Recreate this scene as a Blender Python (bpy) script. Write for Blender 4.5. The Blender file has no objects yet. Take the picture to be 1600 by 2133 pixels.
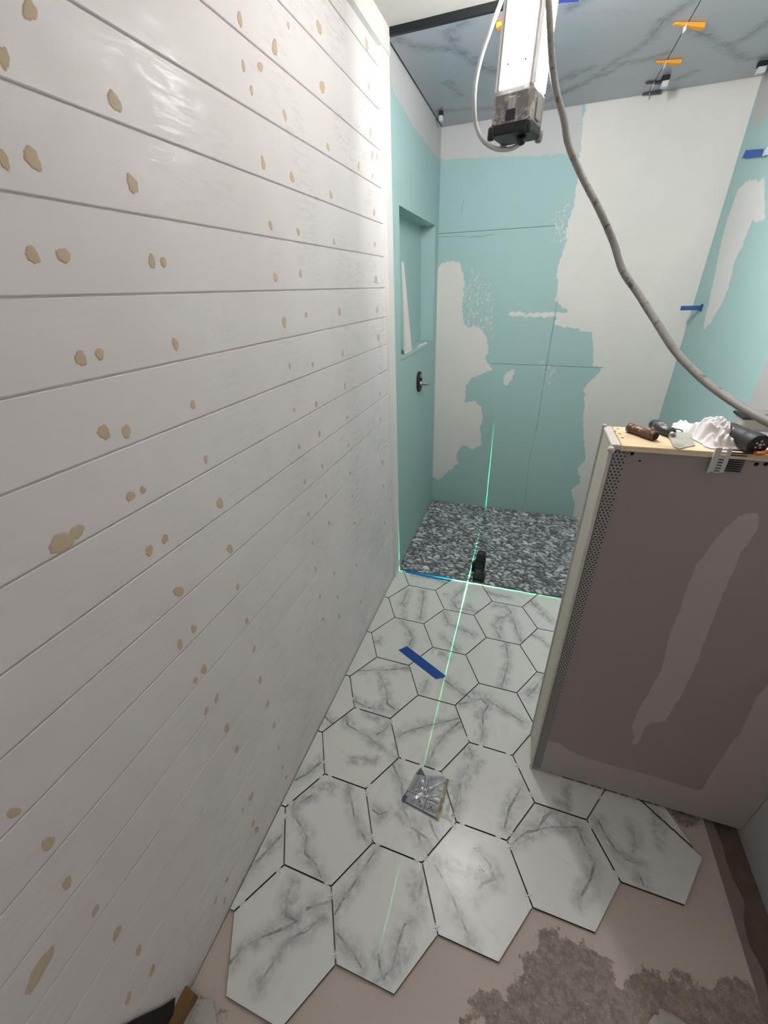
import bpy, math, random
import numpy as np
from mathutils import Vector, Matrix
rnd = random.Random(7)
S = .1696
C = bpy.context.scene.collection
# ------------------------------------------------------------------ camera
F = 831.36
RM = np.array([[0.9468102, 0.3198065, -0.0356965], [0.1258577, -0.4701194, -0.8735832], [-0.2961592, 0.8226248, -0.4853640]])
CAM = np.array([0.6526, 0.0, 1.6224])
cd = bpy.data.cameras.new('camera'); cam = bpy.data.objects.new('camera', cd); C.objects.link(cam)
cd.sensor_fit = 'HORIZONTAL'; cd.sensor_width = 36; cd.lens = F/1600*36; cd.clip_start = .02
m = Matrix.Identity(4)
for i in range(3):
    m[i][0] = RM[0][i]; m[i][1] = -RM[1][i]; m[i][2] = -RM[2][i]; m[i][3] = CAM[i]
cam.matrix_world = m
bpy.context.scene.camera = cam
# ------------------------------------------------------------------ world, exposure
w = bpy.data.worlds.new('world'); bpy.context.scene.world = w; w.use_nodes = True
w.node_tree.nodes['Background'].inputs[0].default_value = (.95, .93, .92, 1)
w.node_tree.nodes['Background'].inputs[1].default_value = .115
bpy.context.scene.cycles.diffuse_bounces = 8; bpy.context.scene.cycles.max_bounces = 12
vs = bpy.context.scene.view_settings
vs.view_transform = 'Standard'; vs.look = 'None'; vs.gamma = 1; vs.use_curve_mapping = False
vs.exposure = 1.68
LED = 17.0
LASER = 9.0
# ------------------------------------------------------------------ helpers
def ray(x, y):
    d = RM.T @ np.array([(x-800)/F, (y-1066.5)/F, 1.0]); return d
def at(x, y, ax, v):
    d = ray(x, y); return CAM + d*(v-CAM[ax])/d[ax]
def srgb(r, g, b):
    return tuple(((c/255/12.92) if c/255 <= .04045 else ((c/255+.055)/1.055)**2.4) for c in (r, g, b)) + (1,)
class NT:
    def __init__(s, name, rough=.6, metal=0, spec=.5):
        s.m = bpy.data.materials.new(name); s.m.use_nodes = True
        s.t = s.m.node_tree; s.b = s.t.nodes['Principled BSDF']
        s.b.inputs['Roughness'].default_value = rough; s.b.inputs['Metallic'].default_value = metal
        s.b.inputs['Specular IOR Level'].default_value = spec
    def n(s, typ, **k):
        x = s.t.nodes.new(typ)
        for a, v in k.items(): setattr(x, a, v)
        return x
    def l(s, a, b): s.t.links.new(a, b)
    def val(s, inp, v):
        if hasattr(v, 'links') or isinstance(v, bpy.types.NodeSocket): s.l(v, inp)
        else: inp.default_value = v
    def coord(s, scale=(1, 1, 1), kind='Object', add=None):
        tc = s.n('ShaderNodeTexCoord'); o = tc.outputs[kind]
        if add is not None:
            a = s.n('ShaderNodeVectorMath', operation='ADD'); s.l(o, a.inputs[0]); s.l(add, a.inputs[1]); o = a.outputs[0]
        mp = s.n('ShaderNodeMapping'); mp.inputs['Scale'].default_value = scale; s.l(o, mp.inputs[0])
        return mp.outputs[0]
    def noise(s, vec, scale, detail=4, rough=.6, dist=0):
        n = s.n('ShaderNodeTexNoise'); s.l(vec, n.inputs['Vector'])
        n.inputs['Scale'].default_value = scale; n.inputs['Detail'].default_value = detail
        n.inputs['Roughness'].default_value = rough; n.inputs['Distortion'].default_value = dist
        return n.outputs[0]
    def math(s, op, a, b=0.0, c=0.0, clamp=False):
        n = s.n('ShaderNodeMath', operation=op); n.use_clamp = clamp
        s.val(n.inputs[0], a); s.val(n.inputs[1], b); s.val(n.inputs[2], c); return n.outputs[0]
    def ss(s, x, a, b):          # smooth step from a to b -> 0..1
        n = s.n('ShaderNodeMapRange'); n.interpolation_type = 'SMOOTHSTEP'
        s.val(n.inputs[0], x); n.inputs[1].default_value = a; n.inputs[2].default_value = b; return n.outputs[0]
    def mix(s, f, a, b):
        n = s.n('ShaderNodeMix', data_type='RGBA'); s.val(n.inputs[0], f)
        s.val(n.inputs[6], a); s.val(n.inputs[7], b); return n.outputs[2]
    def attr(s, name):
        n = s.n('ShaderNodeAttribute'); n.attribute_name = name; return n.outputs['Fac']
    def bump(s, h, strength, dist=.002):
        n = s.n('ShaderNodeBump'); s.l(h, n.inputs['Height'])
        n.inputs['Strength'].default_value = strength; n.inputs['Distance'].default_value = dist
        s.l(n.outputs[0], s.b.inputs['Normal']); return n
    def col(s, v): s.val(s.b.inputs['Base Color'], v)
def simple(name, c, rough=.5, metal=0, var=.12, scale=60, bump=.15, dirt=None, dirtamt=.5):
    M = NT(name, rough, metal)
    v = M.coord(); n = M.noise(v, scale)
    dk = tuple(x*(1-2*var) for x in c[:3])+(1,)
    o = M.mix(n, dk, c)
    if dirt:
        n2 = M.noise(v, scale*.6, 6, .75); o = M.mix(M.ss(n2, .62-.25*dirtamt, .70-.2*dirtamt), o, dirt)
    M.col(o)
    if bump: M.bump(n, bump, .001)
    return M.m
def link(name, me, mat=None, parent=None, kind=None, label=None, cat=None, group=None, loc=None):
    o = bpy.data.objects.new(name, me); C.objects.link(o)
    if me is not None and mat is not None:
        for mm in (mat if isinstance(mat, (list, tuple)) else [mat]): me.materials.append(mm)
    if parent is not None: o.parent = parent
    if loc is not None: o.location = loc
    if kind: o['kind'] = kind
    if label: o['label'] = label
    if cat: o['category'] = cat
    if group: o['group'] = group
    return o
def mesh(vs_, fs, smooth=False):
    me = bpy.data.meshes.new('mesh'); me.from_pydata([tuple(map(float, v)) for v in vs_], [], [tuple(f) for f in fs]); me.update()
    if smooth: me.polygons.foreach_set('use_smooth', [True]*len(me.polygons))
    return me
class G:                         # geometry collector
    def __init__(s): s.v = []; s.f = []
    def add(s, vs_, fs):
        k = len(s.v); s.v += [tuple(map(float, p)) for p in vs_]; s.f += [tuple(i+k for i in f) for f in fs]; return s
    def box(s, a, b, rot=None, c=None, bev=0.0):
        (x0, y0, z0), (x1, y1, z1) = a, b
        if bev:
            e = bev; P = []; F_ = []
            ring = lambda z, i: [(x0+i, y0+e, z), (x0+e, y0+i, z), (x1-e, y0+i, z), (x1-i, y0+e, z), (x1-i, y1-e, z), (x1-e, y1-i, z), (x0+e, y1-i, z), (x0+i, y1-e, z)]
            rings = [ring(z0, e*.6), ring(z0+e, 0), ring(z1-e, 0), ring(z1, e*.6)]
            for r in rings: P += r
            for k in range(3):
                for i in range(8): F_.append((k*8+i, k*8+(i+1) % 8, k*8+8+(i+1) % 8, k*8+8+i))
            F_.append(tuple(range(7, -1, -1))); F_.append(tuple(range(24, 32)))
        else:
            P = [(x0, y0, z0), (x1, y0, z0), (x1, y1, z0), (x0, y1, z0), (x0, y0, z1), (x1, y0, z1), (x1, y1, z1), (x0, y1, z1)]
            F_ = [(3, 2, 1, 0), (4, 5, 6, 7), (0, 1, 5, 4), (1, 2, 6, 5), (2, 3, 7, 6), (3, 0, 4, 7)]
        if rot is not None: P = [tuple((rot @ Vector(p)) + (c or Vector((0, 0, 0)))) for p in P]
        return s.add(P, F_)
    def prism(s, pts, off):      # polygon pts (3D) extruded by vector off
        n = len(pts); off = Vector(off)
        P = [tuple(p) for p in pts]+[tuple(Vector(p)+off) for p in pts]
        return s.add(P, [tuple(range(n))[::-1], tuple(range(n, 2*n))]+[(i, (i+1) % n, n+(i+1) % n, n+i) for i in range(n)])
    def lathe(s, prof, a, d, n=24):  # prof [(t,r)] along d from a
        d = Vector(d).normalized(); u = d.orthogonal().normalized(); v = d.cross(u); a = Vector(a); P = []; F_ = []
        for t, r in prof:
            for i in range(n):
                q = 2*math.pi*i/n; P.append(tuple(a+d*t+(u*math.cos(q)+v*math.sin(q))*r))
        for k in range(len(prof)-1):
            for i in range(n): F_.append((k*n+i, k*n+(i+1) % n, k*n+n+(i+1) % n, k*n+n+i))
        F_.append(tuple(range(n))[::-1]); F_.append(tuple(range((len(prof)-1)*n, len(prof)*n)))
        return s.add(P, F_)
    def obj(s, name, mat, parent=None, smooth=False, **k): return link(name, mesh(s.v, s.f, smooth), mat, parent, **k)
def spline(pts, n=12):
    P = [np.array(p, float) for p in pts]; P = [2*P[0]-P[1]]+P+[2*P[-1]-P[-2]]; out = []
    for i in range(1, len(P)-2):
        for k in range(n):
            t = k/n; a, b, c, d = P[i-1:i+3]
            out.append(.5*((2*b)+(c-a)*t+(2*a-5*b+4*c-d)*t*t+(3*b-a-3*c+d)*t**3))
    out.append(P[-2]); return out
def tube(pts, r, n=10, wob=0):
    P = [Vector(p) for p in pts]; vs_ = []; fs = []; u = None
    for i, p in enumerate(P):
        d = (P[min(i+1, len(P)-1)]-P[max(i-1, 0)]).normalized()
        if u is None: u = d.orthogonal().normalized()
        u = (u-d*u.dot(d)).normalized(); v = d.cross(u)
        rr = r*(1+wob*math.sin(i*1.7)*math.sin(i*.61))
        for k in range(n):
            q = 2*math.pi*k/n; vs_.append(p+(u*math.cos(q)+v*math.sin(q))*rr)
    for i in range(len(P)-1):
        for k in range(n): fs.append((i*n+k, i*n+(k+1) % n, i*n+n+(k+1) % n, i*n+n+k))
    fs.append(tuple(range(n))[::-1]); fs.append(tuple(range((len(P)-1)*n, len(P)*n)))
    return mesh(vs_, fs, True)
def thing(name, label, cat, loc=(0, 0, 0), group=None):
    return link(name, None, label=label, cat=cat, group=group, loc=loc)
# fields over flat surfaces
def segdist(P, line):
    d = np.full(len(P), 9.0); L = np.array(line, float)
    for a, b in zip(L[:-1], L[1:]):
        ab = b-a; t = np.clip(((P-a) @ ab)/max(ab @ ab, 1e-12), 0, 1)
        d = np.minimum(d, np.linalg.norm(P-a-t[:, None]*ab, axis=1))
    return d
def sdpoly(P, poly):             # signed distance, + inside
    L = np.array(poly, float); d = segdist(P, np.vstack([L, L[:1]])); ins = np.zeros(len(P), bool)
    for a, b in zip(L, np.roll(L, -1, 0)):
        c = ((a[1] > P[:, 1]) != (b[1] > P[:, 1])); xx = (b[0]-a[0])*(P[:, 1]-a[1])/((b[1]-a[1]) or 1e-9)+a[0]
        ins ^= c & (P[:, 0] < xx)
    return np.where(ins, d, -d)
def setattr_f(me, name, arr):
    a = me.attributes.new(name, 'FLOAT', 'POINT'); a.data.foreach_set('value', np.asarray(arr, np.float32))
def plane_poly(px, ax, v, keep):
    return [tuple(at(x, y, ax, v)[list(keep)]) for x, y in px]
def grid(us, vs_, holes=()):
    U, V = np.meshgrid(us, vs_, indexing='ij'); P = np.stack([U.ravel(), V.ravel()], 1); n = len(vs_); fs = []
    for i in range(len(us)-1):
        for j in range(n-1):
            cu = (us[i]+us[i+1])/2; cv = (vs_[j]+vs_[j+1])/2
            if any(a < cu < b and c < cv < d for a, b, c, d in holes): continue
            fs.append((i*n+j, i*n+n+j, i*n+n+j+1, i*n+j+1))
    return P, fs
def rng(a, b, step, extra=()):
    x = set(np.round(np.linspace(a, b, max(2, int((b-a)/step)+1)), 5)); x |= {round(e, 5) for e in extra}; return sorted(x)

# ------------------------------------------------------------------ materials
def mat_white_paint():
    M = NT('white_wall_paint', .5); v = M.coord((1, 1, 1)); n = M.noise(v, 2.5, 3)
    st = M.noise(M.coord((40, 14, 160)), 1, 5, .7)
    M.col(M.mix(n, srgb(216, 210, 209), srgb(233, 228, 228)))
    p = M.ss(M.noise(v, 4.5, 4), .44, .6); q = M.ss(M.noise(M.coord((1, 9, 60)), 1.6, 6, .8), .47, .58); M.l(M.math('MULTIPLY', M.math('MULTIPLY', p, q), .8), M.b.inputs['Coat Weight']); M.b.inputs['Coat Roughness'].default_value = .16
    bn = M.bump(st, .6, .001); M.l(bn.outputs[0], M.b.inputs['Coat Normal']); M.bump(st, .12, .001); return M.m
PAINT = mat_white_paint()
TRIMW = simple('white_trim_paint', srgb(228, 226, 222), .45, var=.04, scale=20, bump=.1)
def mat_plastered(name, base, base2, top, top2, band=None, nscale=26, amp=.07):
    """board with trowelled plaster where attribute 'plaster' is above zero"""
    M = NT(name, .75); v = M.coord(); n = M.noise(v, nscale, 8, .75); big = M.noise(v, 2.2, 3)
    fine = M.noise(v, 260, 3)
    sd = M.math('ADD', M.attr('plaster'), M.math('MULTIPLY', M.math('SUBTRACT', n, .5), amp))
    mask = M.ss(sd, -.0015, .0015)
    sp = M.noise(M.coord((1, 1, .6)), 60, 6, .8)
    sps = M.math('ADD', M.attr('speck'), M.math('MULTIPLY', M.math('SUBTRACT', sp, .545), .25)); mask = M.math('MAXIMUM', mask, M.ss(sps, 0, .006))
    c0 = M.mix(big, base, base2); c1 = M.mix(M.noise(v, 6, 5, .7), top, top2)
    o = M.mix(mask, c0, c1)
    if band is not None:
        bm = M.ss(M.math('ADD', M.attr('band'), M.math('MULTIPLY', M.math('SUBTRACT', n, .5), .05)), -.002, .002)
        o = M.mix(bm, o, M.mix(big, band, tuple(x*.82 for x in band[:3])+(1,)))
        mask = M.math('MAXIMUM', mask, bm)
    dots = M.n('ShaderNodeTexVoronoi'); M.l(v, dots.inputs['Vector']); dots.inputs['Scale'].default_value = 14
    o = M.mix(M.math('MULTIPLY', M.math('SUBTRACT', 1, M.ss(dots.outputs['Distance'], .012, .035)), .5), o, srgb(70, 95, 95))
    M.col(o)
    h = M.math('ADD', M.math('MULTIPLY', mask, 1.0), M.math('MULTIPLY', n, .6)); h = M.math('ADD', h, M.math('MULTIPLY', fine, .05))
    M.bump(h, .35, .0015); return M.m
GREEN = mat_plastered('green_board', srgb(164, 192, 192), srgb(155, 186, 185), srgb(222, 219, 213), srgb(209, 206, 201), band=srgb(200, 200, 200))
GREENR = mat_plastered('green_board_right', srgb(164, 192, 192), srgb(155, 186, 185), srgb(214, 212, 210), srgb(204, 203, 200), band=srgb(188, 186, 184))
DRYWALL = mat_plastered('grey_drywall', srgb(156, 146, 142), srgb(149, 139, 136), srgb(178, 169, 165), srgb(170, 161, 157), nscale=9, amp=.03)
OUTCEIL = simple('white_ceiling_paint', srgb(205, 202, 198), .85, var=.05, scale=30, bump=.3)
def mat_marble(name, light, mid, dark, rough, cloud):
    M = NT(name, rough); oi = M.n('ShaderNodeObjectInfo'); sc = M.n('ShaderNodeVectorMath', operation='SCALE')
    M.l(oi.outputs['Location'], sc.inputs[0]); sc.inputs['Scale'].default_value = 9.7
    v = M.coord(add=sc.outputs[0]); n1 = M.noise(v, 28, 5, .7); n2 = M.noise(v, 9, 5, .65); n3 = M.noise(v, 5, 3, .5, 1.0)
    d = M.attr('vein')
    jt = M.math('ADD', M.math('MULTIPLY', M.math('SUBTRACT', n1, .5), .022), M.math('MULTIPLY', M.math('SUBTRACT', n2, .5), .014)); dn = M.math('ABSOLUTE', M.math('ADD', d, jt))
    thin = M.math('MULTIPLY', M.math('SUBTRACT', 1, M.ss(dn, .0003, .0042)), M.ss(M.noise(v, 16, 4, .6), .30, .55))
    dw = M.math('ADD', d, M.math('MULTIPLY', M.math('SUBTRACT', n2, .5), .07))
    wide = M.math('MULTIPLY', M.math('SUBTRACT', 1, M.ss(dw, .0, .045)), M.ss(n1, .25, .75))
    sd = M.attr('soft'); sw = M.math('SUBTRACT', 1, M.ss(M.math('ADD', sd, M.math('MULTIPLY', M.math('SUBTRACT', n2, .5), .09)), .0, .035)); sw = M.math('MULTIPLY', sw, M.ss(n1, .32, .68))
    rid = M.math('ABSOLUTE', M.math('SUBTRACT', n3, .5)); bg = M.math('MULTIPLY', M.math('SUBTRACT', 1, M.ss(rid, 0, .035)), M.ss(n2, .45, .7))
    o = M.mix(M.math('MULTIPLY', M.math('MAXIMUM', wide, sw), cloud), light, mid)
    o = M.mix(M.math('MULTIPLY', bg, .16), o, mid)
    o = M.mix(M.math('MULTIPLY', thin, .68), o, dark)
    M.col(o); return M.m
MARBLE = mat_marble('marble_porcelain', srgb(236, 237, 233), srgb(156, 158, 161), srgb(96, 98, 103), .24, .8)
CEILTILE = mat_marble('grey_marble_porcelain', srgb(160, 164, 173), srgb(106, 110, 119), srgb(70, 73, 82), .3, 1.0)
BLACK = simple('black_plastic', srgb(26, 27, 30), .45, var=.2, scale=80)
DARKEDGE = simple('black_metal_profile', srgb(24, 26, 31), .4, .3)
BLUE = simple('blue_tape', srgb(28, 84, 170), .6, var=.06, scale=90)
ORANGE = simple('orange_plastic', srgb(236, 160, 40), .45, var=.06)
SPACER = simple('translucent_white_plastic', srgb(246, 246, 246), .35, var=.03)
WOOD = NT('pale_plywood', .65)
_v = WOOD.coord((3, 40, 40)); _n = WOOD.noise(_v, 2, 4); WOOD.col(WOOD.mix(_n, srgb(206, 180, 142), srgb(232, 212, 178))); WOOD.bump(_n, .15, .001); WOOD = WOOD.m
CREAM = simple('cream_end_board', srgb(200, 196, 186), .6, var=.05, scale=25, bump=.2)
FILLER = simple('tan_wood_filler', srgb(212, 191, 163), .8, var=.12, scale=90, bump=.4)
HOLE = simple('dark_hole', srgb(14, 12, 12), .9)
METAL = simple('brushed_steel', srgb(176, 174, 168), .38, .85, var=.1, scale=70, dirt=srgb(190, 186, 176), dirtamt=.35)
BEADM = NT('perforated_zinc_bead', .5, .25)
def _bead(M):
    tc = M.n('ShaderNodeTexCoord'); sx = M.n('ShaderNodeSeparateXYZ'); M.l(tc.outputs['Object'], sx.inputs[0])
    px = M.math('DIVIDE', sx.outputs[0], .0085); pz = M.math('DIVIDE', sx.outputs[2], .0078)
    row = M.math('FLOOR', pz); sh = M.math('MULTIPLY', M.math('MODULO', M.math('ADD', row, 1000), 2), .5)
    fx = M.math('SUBTRACT', M.math('FRACT', M.math('ADD', px, sh)), .5); fz = M.math('SUBTRACT', M.math('FRACT', pz), .5)
    r = M.math('SQRT', M.math('ADD', M.math('MULTIPLY', fx, fx), M.math('MULTIPLY', fz, fz)))
    M.col(M.mix(M.ss(r, .24, .32), srgb(40, 36, 35), srgb(156, 152, 148))); return M.m
BEADM = _bead(BEADM)
def mat_floor():
    M = NT('self_levelling_screed', .8); v = M.coord(); n = M.noise(v, 14, 8, .75); f = M.noise(v, 60, 6, .8); big = M.noise(v, 3, 3)
    sd = M.math('ADD', M.attr('damage'), M.math('MULTIPLY', M.math('SUBTRACT', n, .5), .16)); k = M.ss(sd, -.004, .004)
    c0 = M.mix(big, srgb(200, 187, 178), srgb(210, 198, 189)); c0 = M.mix(M.math('MULTIPLY', M.ss(f, .62, .66), .35), c0, srgb(110, 98, 90))
    c1 = M.mix(M.ss(f, .38, .62), srgb(140, 127, 119), srgb(172, 159, 150)); c1 = M.mix(M.ss(M.noise(M.coord((1, 2.2, 1)), 42, 6, .8), .60, .66), c1, srgb(205, 198, 190))
    M.col(M.mix(k, c0, c1)); h = M.math('ADD', M.math('MULTIPLY', k, M.math('SUBTRACT', M.math('MULTIPLY', f, 1.6), 1.2)), M.math('MULTIPLY', n, .2))
    M.bump(h, .55, .004); return M.m
SCREED = mat_floor()
GAPM = simple('brown_dirty_subfloor', srgb(132, 116, 102), .9, var=.3, scale=25, bump=.5)
CABLE = simple('dusty_grey_cable', srgb(150, 147, 142), .6, var=.2, scale=70, bump=.3, dirt=srgb(82, 78, 74), dirtamt=.3)
CABLEW = simple('pale_grey_cable', srgb(186, 186, 184), .5, var=.08, scale=70)
LAMPCAP = simple('dusty_grey_lamp_cap', srgb(138, 133, 132), .6, var=.2, scale=50, bump=.5, dirt=srgb(186, 178, 170), dirtamt=.45)
ALU = simple('lamp_aluminium', srgb(236, 236, 236), .5, .0, var=.02)
def emis(name, c, s):
    M = NT(name); M.b.inputs['Emission Color'].default_value = c; M.b.inputs['Emission Strength'].default_value = s; M.col((.9, .9, .9, 1)); return M.m

# ------------------------------------------------------------------ setting
HC, HO, XR, YB, YS = 2.437, 2.458, 1.52, 3.066, 2.032
Y0 = -.9
def fields_wall(P, plaster, speck=(), band=(), cap=None):
    d = np.full(len(P), -.5)
    for p in plaster: d = np.maximum(d, sdpoly(P, p))
    s = np.full(len(P), -.5)
    for p in speck: s = np.maximum(s, np.minimum(sdpoly(P, p)*.4, .0))
    b = np.full(len(P), -.5)
    for p in band: b = np.maximum(b, sdpoly(P, p))
    return d, s, b
def put_fields(me, P, **k):
    for n, a in zip(('plaster', 'speck', 'band'), fields_wall(P, **k)): setattr_f(me, n, a)
# back wall
pp = lambda px: plane_poly(px, 1, YB, (0, 2))
left_patch = [(911,560),(920,550),(936,544),(958,548),(966,572),(967,590),(964,626),(965,668),(975,684),(985,680),(1000,684),(1012,698),(1017,725),(1014,752),(1024,770),(1003,779),(987,785),(972,800),(970,821),(968,839),(987,836),(1002,848),(1007,875),(1000,890),(1003,928),(985,937),(962,928),(950,948),(955,965),(930,985),(915,1000),(880,985),(870,800),(880,560)]
right_patch = [(1221,200),(1210,287),(1198,420),(1180,479),(1179,506),(1161,557),(1161,608),(1155,626),(1172,638),(1182,648),(1155,665),(1155,676),(1209,689),(1233,692),(1236,728),(1234,764),(1255,767),(1227,797),(1216,809),(1218,848),(1214,872),(1216,914),(1222,957),(1203,976),(1209,1004),(1191,1020),(1197,1051),(1190,1110),(1500,1200),(1700,700),(1700,100)]
strip = [(1057,649),(1100,653),(1150,650),(1197,652),(1197,660),(1120,661),(1060,658)]
dab = [(1050,790),(1054,775),(1068,770),(1070,780),(1060,800),(1049,800)]
specks = [[(985,570),(1020,590),(1025,700),(985,705),(965,690),(966,600)],[(1155,455),(1190,425),(1200,520),(1160,500)],[(1130,755),(1155,770),(1140,800)]]
topband = [(800,200),(1216,150),(1210,318),(1150,322),(1050,326),(950,331),(800,334)]
P, fs = grid(rng(0, XR, .012), rng(-.02, 2.46, .014))
me = mesh([(u, YB, v) for u, v in P], fs)
put_fields(me, P, plaster=[pp(left_patch), pp(right_patch), pp(strip), pp(dab)], speck=[pp(s) for s in specks], band=[pp(topband)])
wall_back = link('wall_back', me, GREEN, kind='structure')
def seam(pts, ax, v, parent, wd=.0022, mt=None, off=-.0006, name='board_seam'):
    a = [Vector(at(x, y, ax, v)) for x, y in pts]; g = G()
    nrm = Vector([(1 if i == ax else 0) for i in range(3)])
    for p, q in zip(a[:-1], a[1:]):
        s = (q-p).normalized().cross(nrm)*wd/2; o = nrm*off
        g.add([p-s+o, p+s+o, q+s+o, q-s+o], [(0, 1, 2, 3)])
    g.obj(name, mt or SEAMM, parent)
SEAMM = simple('dark_seam', srgb(86, 112, 112), .9); PENCIL = simple('pencil_line', srgb(110, 130, 130), .9)
for pts, wd in (([(912,487),(1040,478),(1157,470)], .003), ([(1022,757),(1130,761),(1255,766)], .003)): seam(pts, 1, YB, wall_back, wd)
for pts, wd in (([(1162,620),(1143,730),(1120,880),(1102,960),(1093,1050)], .0018), ([(1158,650),(1134,790),(1117,900)], .0018)): seam(pts, 1, YB, wall_back, wd, PENCIL, name='pencil_line')
for pts in ([(915,494),(950,492),(995,494),(1030,488)], [(967,415),(963,430),(961,445)], [(985,490),(1003,493)]): seam(pts, 1, YB, wall_back, .002, PENCIL, name='pencil_line')
# left wall of shower with the niche opening
NY0, NY1, NZ0, NZ1, ND = 2.185, 2.962, 1.304, 1.960, .09
P, fs = grid(rng(YS-.03, YB, .02, (NY0, NY1)), rng(-.02, 2.46, .02, (NZ0, NZ1)), [(NY0, NY1, NZ0, NZ1)])
k = len(P); V = [(0, u, v) for u, v in P]
band_l = [tuple(at(x, y, 0, 0)[[1, 2]]) for x, y in [(790,60),(822,195),(840,225),(860,262),(882,290),(905,322),(925,340),(960,220)]]
V += [(0, NY0, NZ0), (0, NY1, NZ0), (0, NY1, NZ1), (0, NY0, NZ1), (-ND, NY0, NZ0), (-ND, NY1, NZ0), (-ND, NY1, NZ1), (-ND, NY0, NZ1)]
fs += [(k, k+1, k+5, k+4), (k+1, k+2, k+6, k+5), (k+2, k+3, k+7, k+6), (k+3, k, k+4, k+7), (k+4, k+5, k+6, k+7)]
me = mesh(V, fs); PP = np.vstack([P, np.full((8, 2), 1.6)])
put_fields(me, PP, plaster=[], speck=[], band=[band_l])
wall_sh = link('wall_shower_left', me, GREEN, kind='structure')
G().box((.0, NY0-.008, NZ0-.012), (.004, NY1, NZ0), ).obj('niche_edge_bead', simple('grey_edge_bead', srgb(178, 198, 192), .6), wall_sh)
bl = G()
for (yy, zz, r) in ((2.72, 1.306, .016), (2.68, 1.305, .011), (2.77, 1.305, .012), (2.83, 1.304, .008), (2.62, 1.304, .009)):
    bl.lathe([(0, r), (.004, r*.9), (.007, r*.5)], (-.02+.01*rnd.random(), yy, zz-.001), (0, 0, 1), 9)
bl.obj('thinset_smear', simple('white_thinset', srgb(225, 226, 222), .8, bump=.5), wall_sh, smooth=True)
# right wall
rp = [(1563,373),(1580,378),(1592,368),(1594,452),(1577,463),(1566,460),(1552,497),(1545,515),(1532,539),(1525,570),(1518,595),(1510,620),(1504,632),(1481,671),(1463,691),(1470,660),(1484,595),(1501,514),(1512,469),(1523,435),(1538,393)]
P, fs = grid(rng(Y0, YB, .02), rng(-.03, 2.49, .02)); pr = lambda px: plane_poly(px, 0, XR, (1, 2))
me = mesh([(XR, u, v) for u, v in P], fs)
put_fields(me, P, plaster=[pr(rp)], band=[[(-2, -1), (2.012, -1), (2.012, 3), (-2, 3)], pr([(1579,100),(1583,160),(1568,262),(1580,262),(1600,240),(1640,100)])])
wall_right = link('wall_right', me, GREENR, kind='structure')
# floor: screed slab, dirty strip, shower base
dmg = [(1125,1925),(1165,1958),(1220,1975),(1262,2005),(1290,2040),(1400,2020),(1440,2060),(1480,2040),(1545,2040),(1570,2080),(1640,2150),(1640,2300),(950,2300),(985,2140),(1060,2060),(1100,2010),(1120,1960)]
dmg2 = [(985,2060),(1040,2060),(1070,2100),(1030,2140),(970,2133)]; dmg3 = [(1530,1770),(1545,1850),(1570,1990),(1540,1960),(1515,1830)]
dmg5 = [(1390,1678),(1512,1712),(1495,1738),(1470,1722),(1425,1722)]
dmg4 = [(370,2085),(420,2078),(460,2110),(440,2140),(380,2140)]
pf = lambda px: plane_poly(px, 2, -.010, (0, 1))
P, fs = grid(rng(0, 1.44, .015), rng(Y0, 2.06, .015))
me = mesh([(u, v, -.010) for u, v in P], fs)
d = np.full(len(P), -.5)
for q in (dmg, dmg2, dmg3, dmg4, dmg5): d = np.maximum(d, sdpoly(P, pf(q)))
setattr_f(me, 'damage', d)
floor = link('floor', me, SCREED, kind='structure')
G().box((0, Y0, -.05), (XR, YB, -.0182)).obj('floor_subfloor', GAPM, kind='structure')
g = G(); n = 60      # ragged broken edge of the screed along the right wall
e = [(1.430+.008*math.sin(i*1.9)+.006*rnd.random()+(.01 if i % 17 < 3 else 0), Y0+(2.06-Y0)*i/n) for i in range(n+1)]
for a, b in zip(e[:-1], e[1:]): g.add([(1.42, a[1], -.0098), (a[0]+.014, a[1], -.0098), (b[0]+.014, b[1], -.0098), (1.42, b[1], -.0098), (a[0]+.022, a[1], -.019), (b[0]+.022, b[1], -.019)], [(0, 1, 2, 3), (1, 4, 5, 2)])
g.obj('screed_edge', simple('broken_screed_edge', srgb(150, 136, 128), .85, var=.15, scale=30, bump=.6), floor)
# ------------------------------------------------------------------ left wall: shiplap with real grooves
W, Z0 = .11684, 2.33264
zs = [HO+.01, ]
k = -1
joints = [Z0-W*i for i in range(-1, 20)]
g = G(); YE = 1.945; gv = .0016; dp = .006
tops = [2.50]+joints; bots = joints+[-.006]
for t, b in zip(tops, bots):
    t2 = t-gv if t < 2.49 else t; b2 = b+gv if b > 0 else b
    prof = [(-dp, t2), (-.0012, t2), (0, t2-.0014), (0, b2+.0014), (-.0012, b2), (-dp, b2)]
    g.add([(x, Y0, z) for x, z in prof]+[(x, YE, z) for x, z in prof], [(i, i+1, i+7, i+6) for i in range(5)])
g.add([(-dp, Y0, -.03), (-dp, YE, -.03), (-dp, YE, 2.5), (-dp, Y0, 2.5)], [(0, 1, 2, 3)])
wall_left = g.obj('wall_left', PAINT, kind='structure')
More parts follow.
